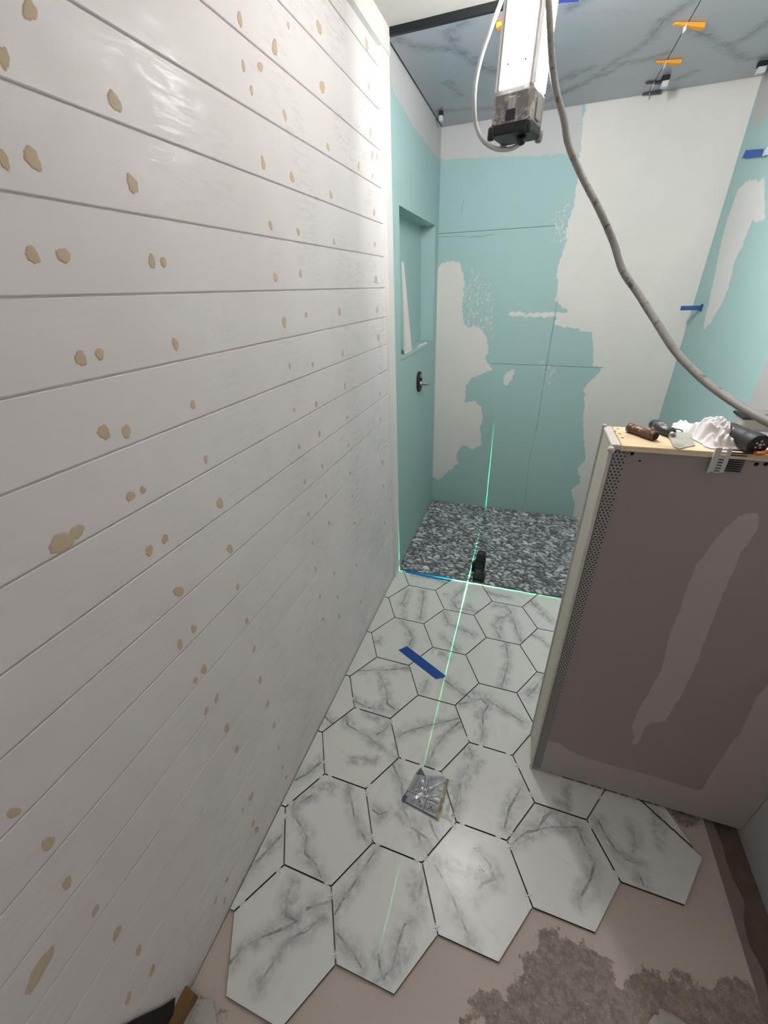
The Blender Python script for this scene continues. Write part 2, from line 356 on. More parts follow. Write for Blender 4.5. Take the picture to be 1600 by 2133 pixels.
# wood filler dabs over the nail heads
c6 = [(120,42,28,50,-15),(15,235,22,55,-15),(465,412,24,48,-25),(15,650,18,52,-25),(132,645,28,58,-35),(538,747,20,45,-15),(132,1036,28,38,-35),(258,1038,25,38,-35),(618,1062,14,30,-15),(664,1065,12,22,-20),(975,78,10,32,-8),(1117,192,10,38,-5),(990,268,7,26,-10),(1058,272,10,23,-10),(1023,367,6,22,-10),(1172,103,4,18,-5),(1297,112,9,30,-12),(1310,353,10,28,-12),(1158,468,6,26,-10),(1070,662,8,28,-8),(1187,720,8,24,-18),(1333,598,5,18,-10),(1100,916,7,20,-18),(1212,942,6,16,-15),(1345,792,5,18,-5),(1358,983,4,14,-5),(1458,674,4,16,0),(1506,541,4,20,0),(1514,630,5,18,0),(1532,636,3,15,0),(1515,715,3,10,0),(1490,178,5,30,-5),(1521,865,4,15,0),(1524,994,4,12,0),(1528,1137,6,18,0),(1120,1127,8,20,-5),(1222,1113,5,18,-8),(1499,350,3,16,0)]
c7 = [(320,203,23,33,0),(395,185,18,24,0),(697,146,12,24,-15),(1128,60,8,24,0),(1215,30,4,12,0),(1348,18,4,18,0),(1497,10,5,14,0),(1150,234,3,14,0),(1241,227,5,10,0),(1360,183,3,14,0),(1501,120,4,14,0),(765,387,10,18,0),(412,496,25,30,0),(501,493,19,27,-15),(818,602,8,16,0),(567,725,12,16,0),(517,750,18,20,15),(1168,408,4,10,0),(1255,385,5,14,0),(1369,313,3,16,0),(1268,502,4,14,0),(1378,437,3,9,0),(1508,343,3,8,0),(1188,555,5,12,0),(1383,547,3,9,0),(1279,630,4,9,0),(873,778,14,20,0),(655,920,12,20,5),(592,965,16,22,0),(1210,692,4,12,0),(1295,750,4,10,0),(1390,658,4,9,0),(912,960,13,17,0),(1225,822,4,12,0),(1305,856,4,8,0),(1399,749,3,6,0),(943,1108,8,14,10),(709,1128,19,22,30),(1240,936,4,8,0),(1407,857,4,7,0),(1252,1038,4,10,5),(1327,1056,4,7,0),(1415,1023,3,7,0),(980,1245,7,13,10),(1510,442,3,8,0),(1518,615,3,10,0),(1521,708,2,8,0),(1528,857,3,7,0),(1270,1147,4,9,0),(1340,1150,4,7,0),(1432,1168,3,6,0),(1347,1225,4,10,0),(1283,1238,4,8,0),(243,935,34,62,50),(305,890,26,32,60)]
c8 = [(1010,25,16,20,10),(937,105,14,28,5),(1062,237,13,28,10),(1018,293,11,18,15),(1128,387,9,28,10),(1075,452,10,22,15),(1323,130,7,18,10),(1355,290,8,22,12),(1180,543,11,28,12),(1393,416,6,20,12),(1233,652,10,24,15),(1428,527,6,20,12),(1308,900,9,24,18),(1264,967,5,12,15),(1318,1038,7,20,15),(1337,1072,9,20,15),(1472,746,5,14,15),(1490,798,5,10,15),(70,982,24,42,60),(250,1142,26,48,38),(350,1350,20,42,28),(205,1805,30,135,28),(497,1492,12,42,28),(610,1608,16,45,25),(722,1698,13,30,22),(792,1803,11,34,20),(668,1950,12,38,22),(1182,1332,8,14,20),(1123,1440,4,26,20),(1170,1440,5,20,15),(1450,643,4,14,15)]
allsp = [(x*.5125, y*.5125, a*.5125, b*.5125, t) for x, y, a, b, t in c6]+[(x*.525, 640+y*.525, a*.525, b*.525, t) for x, y, a, b, t in c7]+[(x*.4, 1300+y*.4, a*.4, b*.4, t) for x, y, a, b, t in c8]
allsp.sort(key=lambda s: -s[2]*s[3]); specks_g = G()
FILL2 = simple('pale_tan_filler', srgb(208, 193, 168), .8, var=.12, scale=90, bump=.4)
for i, (x, y, a, b, t) in enumerate(allsp):
    t = math.radians(t); pts = []; cc = at(x, y, 0, .0012)
    r = random.Random(i); ph = [r.uniform(0, 6.28) for _ in range(3)]; N = 28
    for k_ in range(N):
        q = 2*math.pi*k_/N; rr = 1+.10*math.sin(2*q+ph[0])+.08*math.sin(3*q+ph[1])+.05*math.sin(7*q+ph[2])+r.uniform(-.05, .05)
        u, v = a*rr*math.cos(q), b*rr*math.sin(q)
        dx = u*math.cos(t)-v*math.sin(-t)*1.0; dy = u*math.sin(t)-v*math.cos(t)
        p = at(x+dx, y+dy, 0, .0002); pts.append(p)
    ctr = sum(pts)/N; ctr[0] = .0012; mid = [ctr+(p-ctr)*.8 for p in pts]
    for mq in mid: mq[0] = .0011
    vs_ = pts+mid+[ctr]; f = [(k_, (k_+1) % N, N+(k_+1) % N, N+k_) for k_ in range(N)]+[(N+k_, N+(k_+1) % N, 2*N) for k_ in range(N)]
    if i < 99: link('filler_patch', mesh(vs_, f), FILLER if i % 5 else FILL2, wall_left)
    else: specks_g.add(vs_, f)
specks_g.obj('filler_speck', FILL2, wall_left, kind='stuff')
# casings
G().box((-.01, YE, -.008), (.016, YS+.003, 2.385), bev=.002).obj('trim_1', TRIMW, kind='structure')
G().box((-.01, Y0, 2.385), (.019, YS+.003, HO), bev=.002).obj('trim_2', TRIMW, kind='structure')
g = G().box((-.012, YS, -.01), (.004, YS+.02, 2.47)); g.obj('trim_3', simple('drywall_edge', srgb(196, 204, 200), .8, bump=.5), kind='structure')
# outer ceiling
G().box((-.05, Y0, HO), (XR+.05, 2.052, HO+.03)).obj('ceiling', OUTCEIL, kind='structure')
G().box((0, 2.028, HC-.001), (XR, 2.042, HO+.0)).obj('trim_4', DARKEDGE, kind='structure')
# shower ceiling panels (grey marble tiles)
cv = [[(831,82),(857,97),(900,99),(949,102),(985,128),(1026,149),(1060,160)],[(949,98),(934,67),(945,60),(970,46)],[(1120,200),(1149,178),(1200,149),(1221,146),(1235,140)],[(1110,225),(1149,205),(1221,174),(1277,130),(1344,92),(1385,41),(1441,0),(1470,-40)],[(1277,133),(1330,128),(1390,110)],[(1169,195),(1230,165),(1272,149)],[(1431,56),(1487,82),(1513,97),(1560,75),(1620,30)],[(1513,97),(1549,123),(1620,117)],[(918,231),(970,228),(1036,225)],[(1220,0),(1180,20)]]
cs = [[(860,97),(950,102),(1026,149)],[(1140,190),(1200,150),(1235,143)],[(1150,203),(1221,172),(1277,140),(1390,112)],[(1431,56),(1487,82),(1513,97)],[(930,170),(960,200)],[(1410,165),(1446,149)]]  # last stroke paints a levelling clip's cast shadow into the tile colour
pc = lambda L: plane_poly(L, 2, HC, (0, 1))
cv = [pc(l) for l in cv]; cs = [pc(l) for l in cs]
XJ = 1.048
for x0, x1 in ((.009, XJ-.0015), (XJ+.0015, XR-.006)):
    P, fs = grid(rng(x0, x1, .008), rng(2.043, YB-.005, .008)); me = mesh([(u-x0, v, 0) for u, v in P], [f[::-1] for f in fs])
    dv = np.min([segdist(P, l) for l in cv], 0); ds = np.min([segdist(P, l) for l in cs], 0)
    setattr_f(me, 'vein', np.minimum(dv, .5)); setattr_f(me, 'soft', ds)
    o = link('ceiling_panel', me, CEILTILE, kind='structure', loc=(x0, 0, HC))
    G().box((0, 2.043, .0005), (x1-x0, YB-.005, .010)).obj('panel_body', CEILTILE, o)
G().box((0, 2.05, HC+.012), (XR, YB, HC+.02)).obj('ceiling_shower', HOLE, kind='structure')

# ------------------------------------------------------------------ hexagonal floor tiles
TH = -.0084; OX, OY = .4435, .4222; H3 = math.sqrt(3)
def lat(i, j):
    x, y = 1.5*i*S, H3*(j+i/2)*S; c, s = math.cos(TH), math.sin(TH); return (x*c-y*s+OX, x*s+y*c+OY)
cropA = lambda L: [(560+x*.375, 1380+y*.375) for x, y in L]
veins = [[(905,1800),(925,1835),(945,1875),(958,1905),(970,1935),(987,1970)],[(1000,1775),(1020,1800),(1030,1830),(1005,1840),(992,1862),(990,1875)],
[(880,1832),(875,1860),(867,1911),(842,1927),(830,1964),(817,2018),(784,2045)],[(789,1990),(792,2020),(800,2040)],[(780,1775),(760,1805),(735,1845),(710,1880),(698,1903)],[(702,1944),(735,1985),(755,2018)],
[(479,2006),(508,1973),(545,1952),(590,1935),(619,1919),(595,1907),(596,1885),(599,1865),(611,1832)],[(541,2047),(570,2006),(595,1964),(632,1940),(673,1911)],[(640,1893),(660,1885),(690,1878)],
[(615,1665),(609,1691),(627,1721),(639,1744),(635,1777),(657,1799),(669,1828)],[(650,1657),(625,1672),(612,1690)],[(725,1639),(732,1670),(740,1710),(762,1750)],
[(819,1594),(837,1635),(841,1687),(860,1725),(890,1747),(905,1774)],[(895,1710),(905,1735),(915,1752),(935,1765)],[(777,1687),(790,1697),(807,1691)],[(870,1735),(880,1765),(900,1790)],
[(976,1556),(984,1575),(972,1605),(957,1627),(961,1665),(950,1691)],[(1085,1639),(1072,1665),(1062,1680),(1051,1725)],
[(721,1496),(725,1511),(770,1537),(800,1564),(825,1578)],[(812,1507),(800,1522),(785,1530)],[(822,1537),(850,1523),(879,1515),(920,1505),(957,1496)],[(957,1504),(927,1530),(905,1560),(894,1590)],
[(972,1447),(985,1460),(1002,1455),(1017,1470),(1006,1487),(1006,1504),(1006,1530),(1000,1545)],[(957,1466),(985,1462),(1002,1455)],[(1014,1455),(1050,1480),(1090,1504)],
[(736,1397),(800,1396),(852,1391)],[(789,1402),(797,1420),(804,1436),(807,1466),(822,1477)],[(736,1459),(766,1474),(800,1478)],[(890,1417),(882,1440)],[(927,1417),(965,1447)],
[(1053,1339),(1057,1359),(1059,1378),(1055,1397),(1050,1415),(1044,1431)],[(880,1230),(882,1245),(880,1259),(875,1288)],[(837,1259),(845,1240),(850,1228)],
[(924,1276),(928,1285),(935,1299),(958,1308),(985,1322)],[(924,1325),(938,1340),(952,1354)],[(837,1293),(850,1310),(860,1328),(852,1345)],
[(1030,1262),(1056,1264),(1065,1276),(1052,1285),(1039,1287),(1030,1302),(1034,1315),(1042,1328)],[(1067,1287),(1075,1310),(1085,1336)],
[(970,1222),(955,1235),(941,1250),(952,1267),(990,1272)],[(975,1262),(988,1272),(1000,1274)],[(1102,1244),(1110,1258),(1125,1270),(1148,1293)],[(1099,1319),(1125,1330),(1145,1348)],[(1010,1232),(1035,1240),(1060,1244)],
[(1061,1765),(1080,1745),(1099,1733),(1145,1723),(1204,1723),(1210,1740),(1215,1754),(1232,1789)],[(1117,1730),(1138,1700),(1150,1690)],[(1240,1795),(1230,1831),(1205,1875)],
[(1246,1709),(1262,1740),(1281,1768),(1305,1790),(1325,1797)],[(1320,1730),(1323,1758),(1313,1790)],[(1334,1828),(1341,1845)],
[(676,1492),(690,1505),(703,1508)],[(616,1624),(640,1612),(668,1588)],[(500,1830),(540,1790),(586,1740)],[(1130,1410),(1118,1430),(1100,1450)],[(770,1340),(790,1335)],[(860,1200),(900,1203),(930,1215)]]
softs = [[(940,1800),(1010,1830),(1035,1815)],[(850,1960),(825,2010),(790,2040)],[(860,1830),(870,1900)],[(600,1900),(612,1840)],[(560,1950),(620,1915)],[(612,1690),(640,1760)],[(640,1640),(700,1640)],[(830,1700),(890,1760)],[(975,1560),(970,1640)],[(1000,1590),(960,1660)],[(729,1582),(780,1585),(820,1560)],[(800,1500),(760,1490)],[(985,1460),(1005,1530)],[(960,1440),(1020,1450)],[(790,1410),(805,1465)],[(740,1460),(800,1475)],[(1185,1640),(1170,1680)],[(1370,1695),(1372,1760)],[(1300,1775),(1340,1800)],[(1090,1750),(1150,1710),(1210,1730)],[(930,1240),(960,1255)],[(1050,1275),(1040,1320)],[(1110,1255),(1135,1285)],[(1055,1350),(1055,1400)],[(850,1240),(840,1285)],[(590,1730),(540,1790)],[(1130,1700),(1145,1680)],[(935,1370),(900,1350)]]
pz = lambda L: plane_poly(L, 2, 0, (0, 1))
veins = [pz(l) for l in veins]; softs = [pz(l) for l in softs]
def inhex(p, c): 
    a = sdpoly(np.array([p]), [(c[0]+S*math.cos(TH+k*math.pi/3), c[1]+S*math.sin(TH+k*math.pi/3)) for k in range(6)]); return a[0] > 0
ORD = ['first', 'second', 'third', 'fourth', 'fifth', 'sixth', 'seventh']
cols = {-2: range(1, 7), -1: range(0, 7), 0: range(0, 6), 1: range(0, 6), 2: range(0, 5)}
NN = 40
base = []; tri = []; idx = {}
for a in range(-NN, NN+1):
    for b in range(-NN, NN+1):
        if abs(a+b) <= NN: idx[(a, b)] = len(base); base.append((a/NN, b/NN))
for (a, b) in idx:
    if (a+1, b) in idx and (a, b+1) in idx: tri.append((idx[a, b], idx[a+1, b], idx[a, b+1]))
    if (a+1, b) in idx and (a+1, b-1) in idx: tri.append((idx[a, b], idx[a+1, b-1], idx[a+1, b]))
base = np.array(base); e1 = np.array([1, 0]); e2 = np.array([.5, H3/2])
base = base[:, :1]*e1+base[:, 1:]*e2; rot = np.array([[math.cos(TH), math.sin(TH)], [-math.sin(TH), math.cos(TH)]]); base = base @ rot
R_T = S-.0026                    # joint about 4.5 mm
def make_tile(c, label, clip=None, z=0.0, fan=True):
    Pw = base*R_T+np.array(c); keep = (Pw[:, 0] > .003) & (Pw[:, 1] < 2.028)
    if clip is not None: keep &= clip(Pw)
    T = [t for t in tri if keep[t[0]] or keep[t[1]] or keep[t[2]]]
    T = [t for t in T if sum(keep[i] for i in t) >= (1 if clip is None else 2)]
    if not T: return None
    used = sorted({i for t in T for i in t}); mp = {u: i for i, u in enumerate(used)}
    Q = Pw[used].copy(); Q[:, 0] = np.maximum(Q[:, 0], .003); Q[:, 1] = np.minimum(Q[:, 1], 2.028)
    T = [tuple(mp[i] for i in t) for t in T]
    ed = {}
    for t in T:
        for k_ in range(3): ed[(t[k_], t[(k_+1) % 3])] = 1
    bd = [(a, b) for a, b in ed if (b, a) not in ed]
    n = len(Q); low = sorted({i for e_ in bd for i in e_}); lm_ = {u: n+i for i, u in enumerate(low)}
    V = [(p[0]-c[0], p[1]-c[1], 0) for p in Q]+[(Q[i][0]-c[0], Q[i][1]-c[1], -.0098) for i in low]
    fsl = T+[(b, a, lm_[a], lm_[b]) for a, b in bd]
    me = mesh(V, fsl); Qa = np.vstack([Q, Q[low]])
    vn = [l for l in veins if inhex(np.mean(l, 0), c) or inhex(l[len(l)//2], c)]; sf = [l for l in softs if inhex(np.mean(l, 0), c)]
    setattr_f(me, 'vein', np.min([segdist(Qa, l) for l in vn], 0) if vn else np.full(len(Qa), .5))
    setattr_f(me, 'soft', np.min([segdist(Qa, l) for l in sf], 0) if sf else np.full(len(Qa), .5))
    nt = len(T); o_ = link('hexagon_floor_tile', me, [MARBLE, TILESHADE], label=label, cat='tile', group='marble-look hexagonal floor tiles', loc=(c[0], c[1], z))
    me.polygons.foreach_set('material_index', [0]*nt+[1]*(len(me.polygons)-nt)); return o_
TILESHADE = simple('tile_joint_shade', srgb(44, 42, 39), .9, var=.1)  # tile sides coloured dark to stand in for shade deep in the joints
tiles = []
for ci, i in enumerate(sorted(cols)):
    for k_, j in enumerate(cols[i]):
        c = lat(i, j); lb = 'hexagonal marble-look tile, %s from the near end in the %s column from the shiplap wall' % (ORD[k_], ORD[ci])
        if make_tile(c, lb) is not None: tiles.append((c, ORD[k_], ORD[ci]))
cE = lat(3, 0); Rv = (cE[0]+S*math.cos(TH), cE[1]+S*math.sin(TH)); Pv = (1.198, .999)
nl = np.array([-(Rv[1]-Pv[1]), Rv[0]-Pv[0]]); nl = nl/np.linalg.norm(nl)
side = lambda Pw: (Pw-np.array(Pv)) @ nl
make_tile(cE, 'big grey-clouded hexagonal marble-look tile trimmed along its back edge, beside the half wall', clip=lambda Pw: side(Pw) < .0)
tiles.append((cE, 'first', 'last'))
o = make_tile((cE[0], cE[1]), 'pale triangular tile offcut lying behind the trimmed hexagonal tile', clip=lambda Pw: side(Pw) > .010, z=-.0045)
o.name = 'tile_offcut'; o['group'] = ''; del o['group']
me = o.data
for v in me.vertices:
    if v.co.z < -.005: v.co.z = -.0052
# spacers
sp = [(560+x*.375, 1380+y*.375) for x, y in [(305,550),(292,632),(335,640),(122,778),(88,855),(555,688),(540,728),(570,990),(585,1012),(835,1080),(858,1092),(675,325),(465,205),(495,255),(748,535),(848,575),(950,590),(965,620),(1180,450),(1330,500),(1385,572),(1460,732),(1035,845),(1030,912),(1075,890),(1275,970),(1345,950),(1335,1025),(1110,430)]]
sp += [(1040+x*.35, 1380+y*.35) for x, y in [(175,1387),(700,1258),(540,963),(605,805)]]
sp += [(240+x*.4125, 1750+y*.4125) for x, y in [(645,325),(825,150),(1090,280),(1110,577),(1078,225)]]
sp += [(800+x*.5, 1750+y*.5) for x, y in [(225,382),(600,232)]]
def spacer_mesh():
    g = G(); a, b = .0112, .0015
    g.box((-a, -b, .0), (a, b, .0028), bev=.0005); g.box((-b, -.009, -.0085), (b, .009, .0010), bev=.0004); return g
SPM = mesh(*(lambda g: (g.v, g.f))(spacer_mesh())); SPM.materials.append(SPACER)
words = {0: 'right', 60: 'upper right', 120: 'upper left', 180: 'left', 240: 'lower left', 300: 'lower right'}
usedl = {}
for x, y in sp:
    p = at(x, y, 2, 0)[:2]; best = None
    for (c, kk, cc_) in tiles:
        for q in range(6):
            an = TH+(q+.5)*math.pi/3; nrm = np.array([math.cos(an), math.sin(an)]); dd = (p-np.array(c)) @ nrm-S*H3/2
            tan = np.array([-nrm[1], nrm[0]]); tt = (p-np.array(c)) @ tan
            if abs(tt) < S*.5 and (best is None or abs(dd) < best[0]-1e-6): best = (abs(dd), c, kk, cc_, q, an, nrm, tan, tt)
    _, c, kk, cc_, q, an, nrm, tan, tt = best
    tt = max(-.068, min(.068, tt)); pos = np.array(c)+nrm*S*H3/2+tan*tt
    sidew = ['upper right', 'top', 'upper left', 'lower left', 'bottom', 'lower right'][q]
    lb = 'white cross spacer, %s joint of %s tile in %s column from wall' % (sidew, kk, cc_)
    usedl[lb] = usedl.get(lb, 0)+1
    if usedl[lb] > 1: lb = lb.replace('white cross', 'other white cross') if usedl[lb] == 2 else lb.replace('white cross', 'third white cross')
    o = link('tile_spacer', SPM, label=lb, cat='tile spacer', group='white cross spacers in the tile joints', loc=(pos[0], pos[1], .0002)); o.rotation_euler = (0, 0, an)
def loose():
    g = G(); a, b = .0115, .0015; g.box((-a, -b, 0), (a, b, .0022), bev=.0004); g.box((-b, -a, .0001), (b, a, .0021), bev=.0004); return mesh(g.v, g.f)
LSM = loose(); LSM.materials.append(SPACER)
for (x, y), rz, wh in (((1050,1655), .35, 'on the tile between the plastic bag and half wall'), ((993,1765), .5, 'on near tile, the further of its two spacers'), ((1003,1808), .9, 'on near tile, the nearer of its two spacers')):
    p = at(x, y, 2, .001); o = link('tile_spacer', LSM, label='loose white cross spacer lying flat '+wh, cat='tile spacer', group='white cross spacers lying loose on the tiles', loc=(p[0], p[1], .0003)); o.rotation_euler = (0, 0, rz)

# ------------------------------------------------------------------ pebble mosaic
PEB = NT('sliced_grey_pebbles', .45)
_a = PEB.n('ShaderNodeAttribute'); _a.attribute_name = 'tone'; _n = PEB.noise(PEB.coord(), 90, 4)
_c = PEB.n('ShaderNodeValToRGB'); _r = _c.color_ramp; _r.elements[0].color = srgb(104, 108, 116); _r.elements[1].color = srgb(236, 237, 237)
_e = _r.elements.new(.5); _e.color = srgb(172, 176, 180)
PEB.l(PEB.math('ADD', _a.outputs['Fac'], PEB.math('MULTIPLY', PEB.math('SUBTRACT', _n, .5), .35)), _c.inputs[0]); PEB.col(_c.outputs[0]); PEB.bump(_n, .2, .001)
GROUT = simple('dark_grey_grout', srgb(112, 115, 119), .9, var=.1, scale=80)
P, fs = grid([0, XR], [YS, YB]); link('floor_shower', mesh([(u, v, -.006) for u, v in P], fs), GROUT, kind='structure')
r = random.Random(3); vs_ = []; fs = []; tone = []
cell = {}; cnt = 0
for _ in range(22000):
    x, y = r.uniform(.008, XR-.008), r.uniform(YS+.008, YB-.008); a = r.choice((r.uniform(.009, .018), r.uniform(.016, .031))); b = a*r.uniform(.38, .60); an = r.gauss(-.1, .4)
    key = (int(x/.03), int(y/.03)); ok = True
    for dx in (-2, -1, 0, 1, 2):
        for dy in (-2, -1, 0, 1, 2):
            for (X, Y, A_, B_) in cell.get((key[0]+dx, key[1]+dy), ()):
                if ((X-x)/(a+A_)*1.28)**2+((Y-y)/(b+B_)*1.28)**2 < 1: ok = False; break
            if not ok: break
        if not ok: break
    if not ok: continue
    cell.setdefault(key, []).append((x, y, a, b)); cnt += 1
    n = 10; k = len(vs_); tv = min(1, max(0, r.gauss(.46, .30))); zt = r.uniform(.0, .0012); tl = r.uniform(-.0006, .0006)
    c, s = math.cos(an), math.sin(an); ph = r.uniform(0, 6.28)
    for rad, z in ((1, -.005), (.93, -.0012+zt), (.75, zt)):
        for q in range(n):
            t = 2*math.pi*q/n; rr = rad*(1+.09*math.sin(2*t+ph)+.06*math.sin(3*t+2*ph)); u, v = a*rr*math.cos(t), b*rr*math.sin(t)
            X = min(max(x+u*c-v*s, .003), XR-.003); Y = min(max(y+u*s+v*c, YS+.003), YB-.003); vs_.append((X, Y, z+(tl*math.cos(t) if rad < 1 else 0)))
    for m_ in range(2):
        for q in range(n): fs.append((k+m_*n+q, k+m_*n+(q+1) % n, k+m_*n+n+(q+1) % n, k+m_*n+n+q))
    fs.append(tuple(k+2*n+q for q in range(n))); tone += [tv]*(3*n)
me = mesh(vs_, fs); setattr_f(me, 'tone', tone)
link('pebble_mosaic', me, PEB.m, kind='stuff', label='grey sliced-pebble mosaic covering the shower floor', cat='pebble mosaic')

# ------------------------------------------------------------------ half wall
PX, PY0, PY1, PH = .860, .977, 1.120, 1.300
hw = thing('half_wall', 'unfinished drywall half wall with wooden top and perforated corner bead', 'half wall', (PX, PY0, 0))
def loc(p): return (p[0]-PX, p[1]-PY0, p[2])
zb = .010
P, fs = grid(rng(PX+.004, XR-.002, .015), rng(zb, PH-.011, .015))
sw = [(1578,1070),(1550,1069),(1516,1095),(1485,1130),(1453,1173),(1425,1240),(1400,1310),(1380,1390),(1348,1450),(1330,1480),(1316,1513),(1320,1537),(1310,1560),(1330,1545),(1348,1506),(1386,1502),(1418,1453),(1453,1380),(1481,1300),(1506,1236),(1540,1160),(1580,1100)]
bb = [(1130,1540),(1165,1548),(1200,1570),(1260,1590),(1330,1608),(1400,1630),(1460,1650),(1490,1600),(1540,1530),(1580,1450),(1640,1380),(1800,1700),(1500,1850),(1080,1700)]
py = lambda px: plane_poly(px, 1, PY0, (0, 2))
me = mesh([loc((u, PY0, v)) for u, v in P], fs); put_fields(me, P, plaster=[py(sw), py(bb)])
fr = link('drywall_face', me, DRYWALL, hw)
G().box(loc((PX+.004, PY0+.0005, zb)), loc((XR-.002, PY0+.013, PH-.011))).obj('drywall_sheet', simple('drywall_core', srgb(140, 134, 130), .8), hw)
G().box(loc((PX+.006, PY0+.013, .004)), loc((XR-.002, PY1-.012, PH-.02))).obj('stud_frame', GAPM, hw)
G().box(loc((PX+.004, PY1-.012, zb)), loc((XR-.002, PY1, PH-.011))).obj('back_sheet', simple('green_board_plain', srgb(150, 186, 186), .8), hw)
eb = G().box(loc((PX-.006, PY0+.006, .002)), loc((PX+.006, PY1-.006, PH-.012)), bev=.002).obj('end_board', CREAM, hw)
G().box(loc((PX-.009, PY0-.001, .002)), loc((PX+.001, PY0+.008, PH-.008)), bev=.002).obj('corner_nosing', simple('pale_corner_nosing', srgb(215, 209, 196), .6, bump=.3), hw)
G().box(loc((PX-.010, PY1-.012, .002)), loc((PX-.001, PY1, PH+.006)), bev=.002).obj('rear_corner_bead', simple('zinc_corner', srgb(196, 198, 194), .5, .2, bump=.3), hw)
G().box(loc((PX+.001, PY0-.0022, .02)), loc((PX+.027, PY0-.0006, PH-.014))).obj('corner_bead', BEADM, hw)
tb = G().box(loc((PX+.014, PY0-.003, PH-.011)), loc((XR-.002, PY1, PH)), bev=.0015).obj('top_board', WOOD, hw)
G().box(loc((PX-.007, PY0-.002, PH-.011)), loc((PX+.0125, PY1, PH+.0005)), bev=.002).obj('end_cap_strip', CREAM, hw)
G().box(loc((PX+.012, PY0-.005, PH-.012)), loc((XR-.002, PY0-.0028, PH-.007)), bev=.0006).obj('front_lip', simple('pale_wood_lip', srgb(226, 214, 190), .6), hw)
for (x, y) in ((1303,945),(1317,945),(1576,967),(1596,967),(1226,1216),(1173,1415),(1333,960)):
    p = at(x, y, 1, PY0-.0006); rr = .0042 if y < 1000 and x != 1333 else .0024
    G().lathe([(0, rr), (.0004, rr)], loc(p), (0, 1, 0), 14).obj('screw_hole', HOLE, hw)
for (x, y) in ((1282,898),(1291,903),(1297,912),(1287,893)):
    p = at(x, y, 2, PH+.0003); G().lathe([(0, .003), (.0004, .003)], loc(p), (0, 0, 1), 12).obj('screw_head', simple('dull_screw', srgb(140, 118, 84), .6), hw)
nub = G()
for i in range(9): nub.lathe([(0, .006), (.005, .007), (.009, .003)], loc((PX-.002+rnd.uniform(-.006, .006), PY0+.002+rnd.uniform(-.005, .01), PH-.012+rnd.uniform(-.006, .004))), (rnd.random(), -1, rnd.random()), 7)
nub.obj('plaster_blob', simple('crumbly_plaster', srgb(222, 216, 204), .9, bump=.8), hw, smooth=True)
# debris line under the half wall
SHIM = simple('dark_red_brown_shim', srgb(72, 52, 44), .9, bump=.5); x = PX+.01
while x < 1.36:
    l = rnd.uniform(.01, .05); z = rnd.uniform(.003, .009)
    if rnd.random() < .6: G().box((0, 0, 0), (l, .010, z), bev=.001).obj('wood_shim', SHIM, label='broken dark shim packed under the front edge of the half wall', cat='shim', group='shims under the half wall', loc=(x, PY0+.002, .0002))
    x += l+rnd.uniform(.005, .03)

# ------------------------------------------------------------------ things on the half wall
ZT = PH
COPPER = simple('weathered_copper', srgb(116, 84, 70), .45, .45, var=.15, scale=60, bump=.3, dirt=srgb(186, 166, 152), dirtamt=.25)
a = Vector(at(1310, 890, 2, ZT+.011)); b = Vector(at(1366, 909, 2, ZT+.011)); dv = b-a; L = dv.length
pipe = thing('copper_pipe', 'short stained copper pipe lying on the half wall top', 'pipe', a)
G().lathe([(0, .0095), (.001, .011), (.012, .011), (.0125, .0103), (L-.012, .0103), (L-.0115, .011), (L-.001, .011), (L, .0095), (L-.0001, .0085), (L-.02, .0083)], (0, 0, 0), dv, 28).obj('pipe_body', COPPER, pipe, smooth=True)
G().lathe([(L-.0005, .0084), (L+.0001, .0084)], (0, 0, 0), dv, 24).obj('pipe_bore', HOLE, pipe)
kn = thing('bit_chuck', 'small black ribbed chuck at the open end of the copper pipe', 'chuck', at(1386, 907, 2, ZT))
G().lathe([(-.008, .006), (-.006, .0085), (.006, .0088), (.008, .007), (.016, .0065), (.018, .004)], (0, 0, .0095), (1, -.25, .05), 16).obj('chuck_body', BLACK, kn, smooth=True)
# putty knife
hk = Vector(at(1366, 886, 2, ZT+.012)); fk = Vector(at(1397, 903, 2, ZT+.010))
pk = thing('putty_knife', 'plaster-smeared putty knife with dark handle, blade tucked under the white rag', 'putty knife', hk)
dv = fk-hk; L = dv.length
G().lathe([(-.012, .006), (-.010, .0115), (0, .0135), (L*.5, .012), (L*.8, .0095), (L, .007)], (0, 0, 0), dv, 18).obj('handle', simple('plaster_stained_black_grip', srgb(44, 48, 58), .5, var=.2, dirt=srgb(196, 190, 172), dirtamt=.35), pk, smooth=True)
bp = [Vector(at(x, y, 2, ZT+.0022+z_))-hk for x, y, z_ in ((1392,906,.004), (1404,930,0), (1414,934.5,0), (1448,927,.0), (1440,903,.006), (1405,898,.006))]
G().prism(bp, (0, 0, -.0010)).obj('blade', simple('plastered_steel_blade', srgb(188, 186, 178), .45, .3, dirt=srgb(150, 146, 138), dirtamt=.4), pk)
G().lathe([(0, .006), (.012, .0055)], fk-hk, (dv.x, dv.y, -.002), 14).obj('ferrule', METAL, pk, smooth=True)
rc = Vector(at(1405, 901, 2, ZT+.004)); 
link('key_ring', tube([rc+Vector((.015*math.cos(t), .008*math.sin(t), .0045+.002*math.sin(t))) for t in np.linspace(0, 2*math.pi, 28)], .0013, 8), BLACK, label='thin black wire ring beside the white rag', cat='ring')
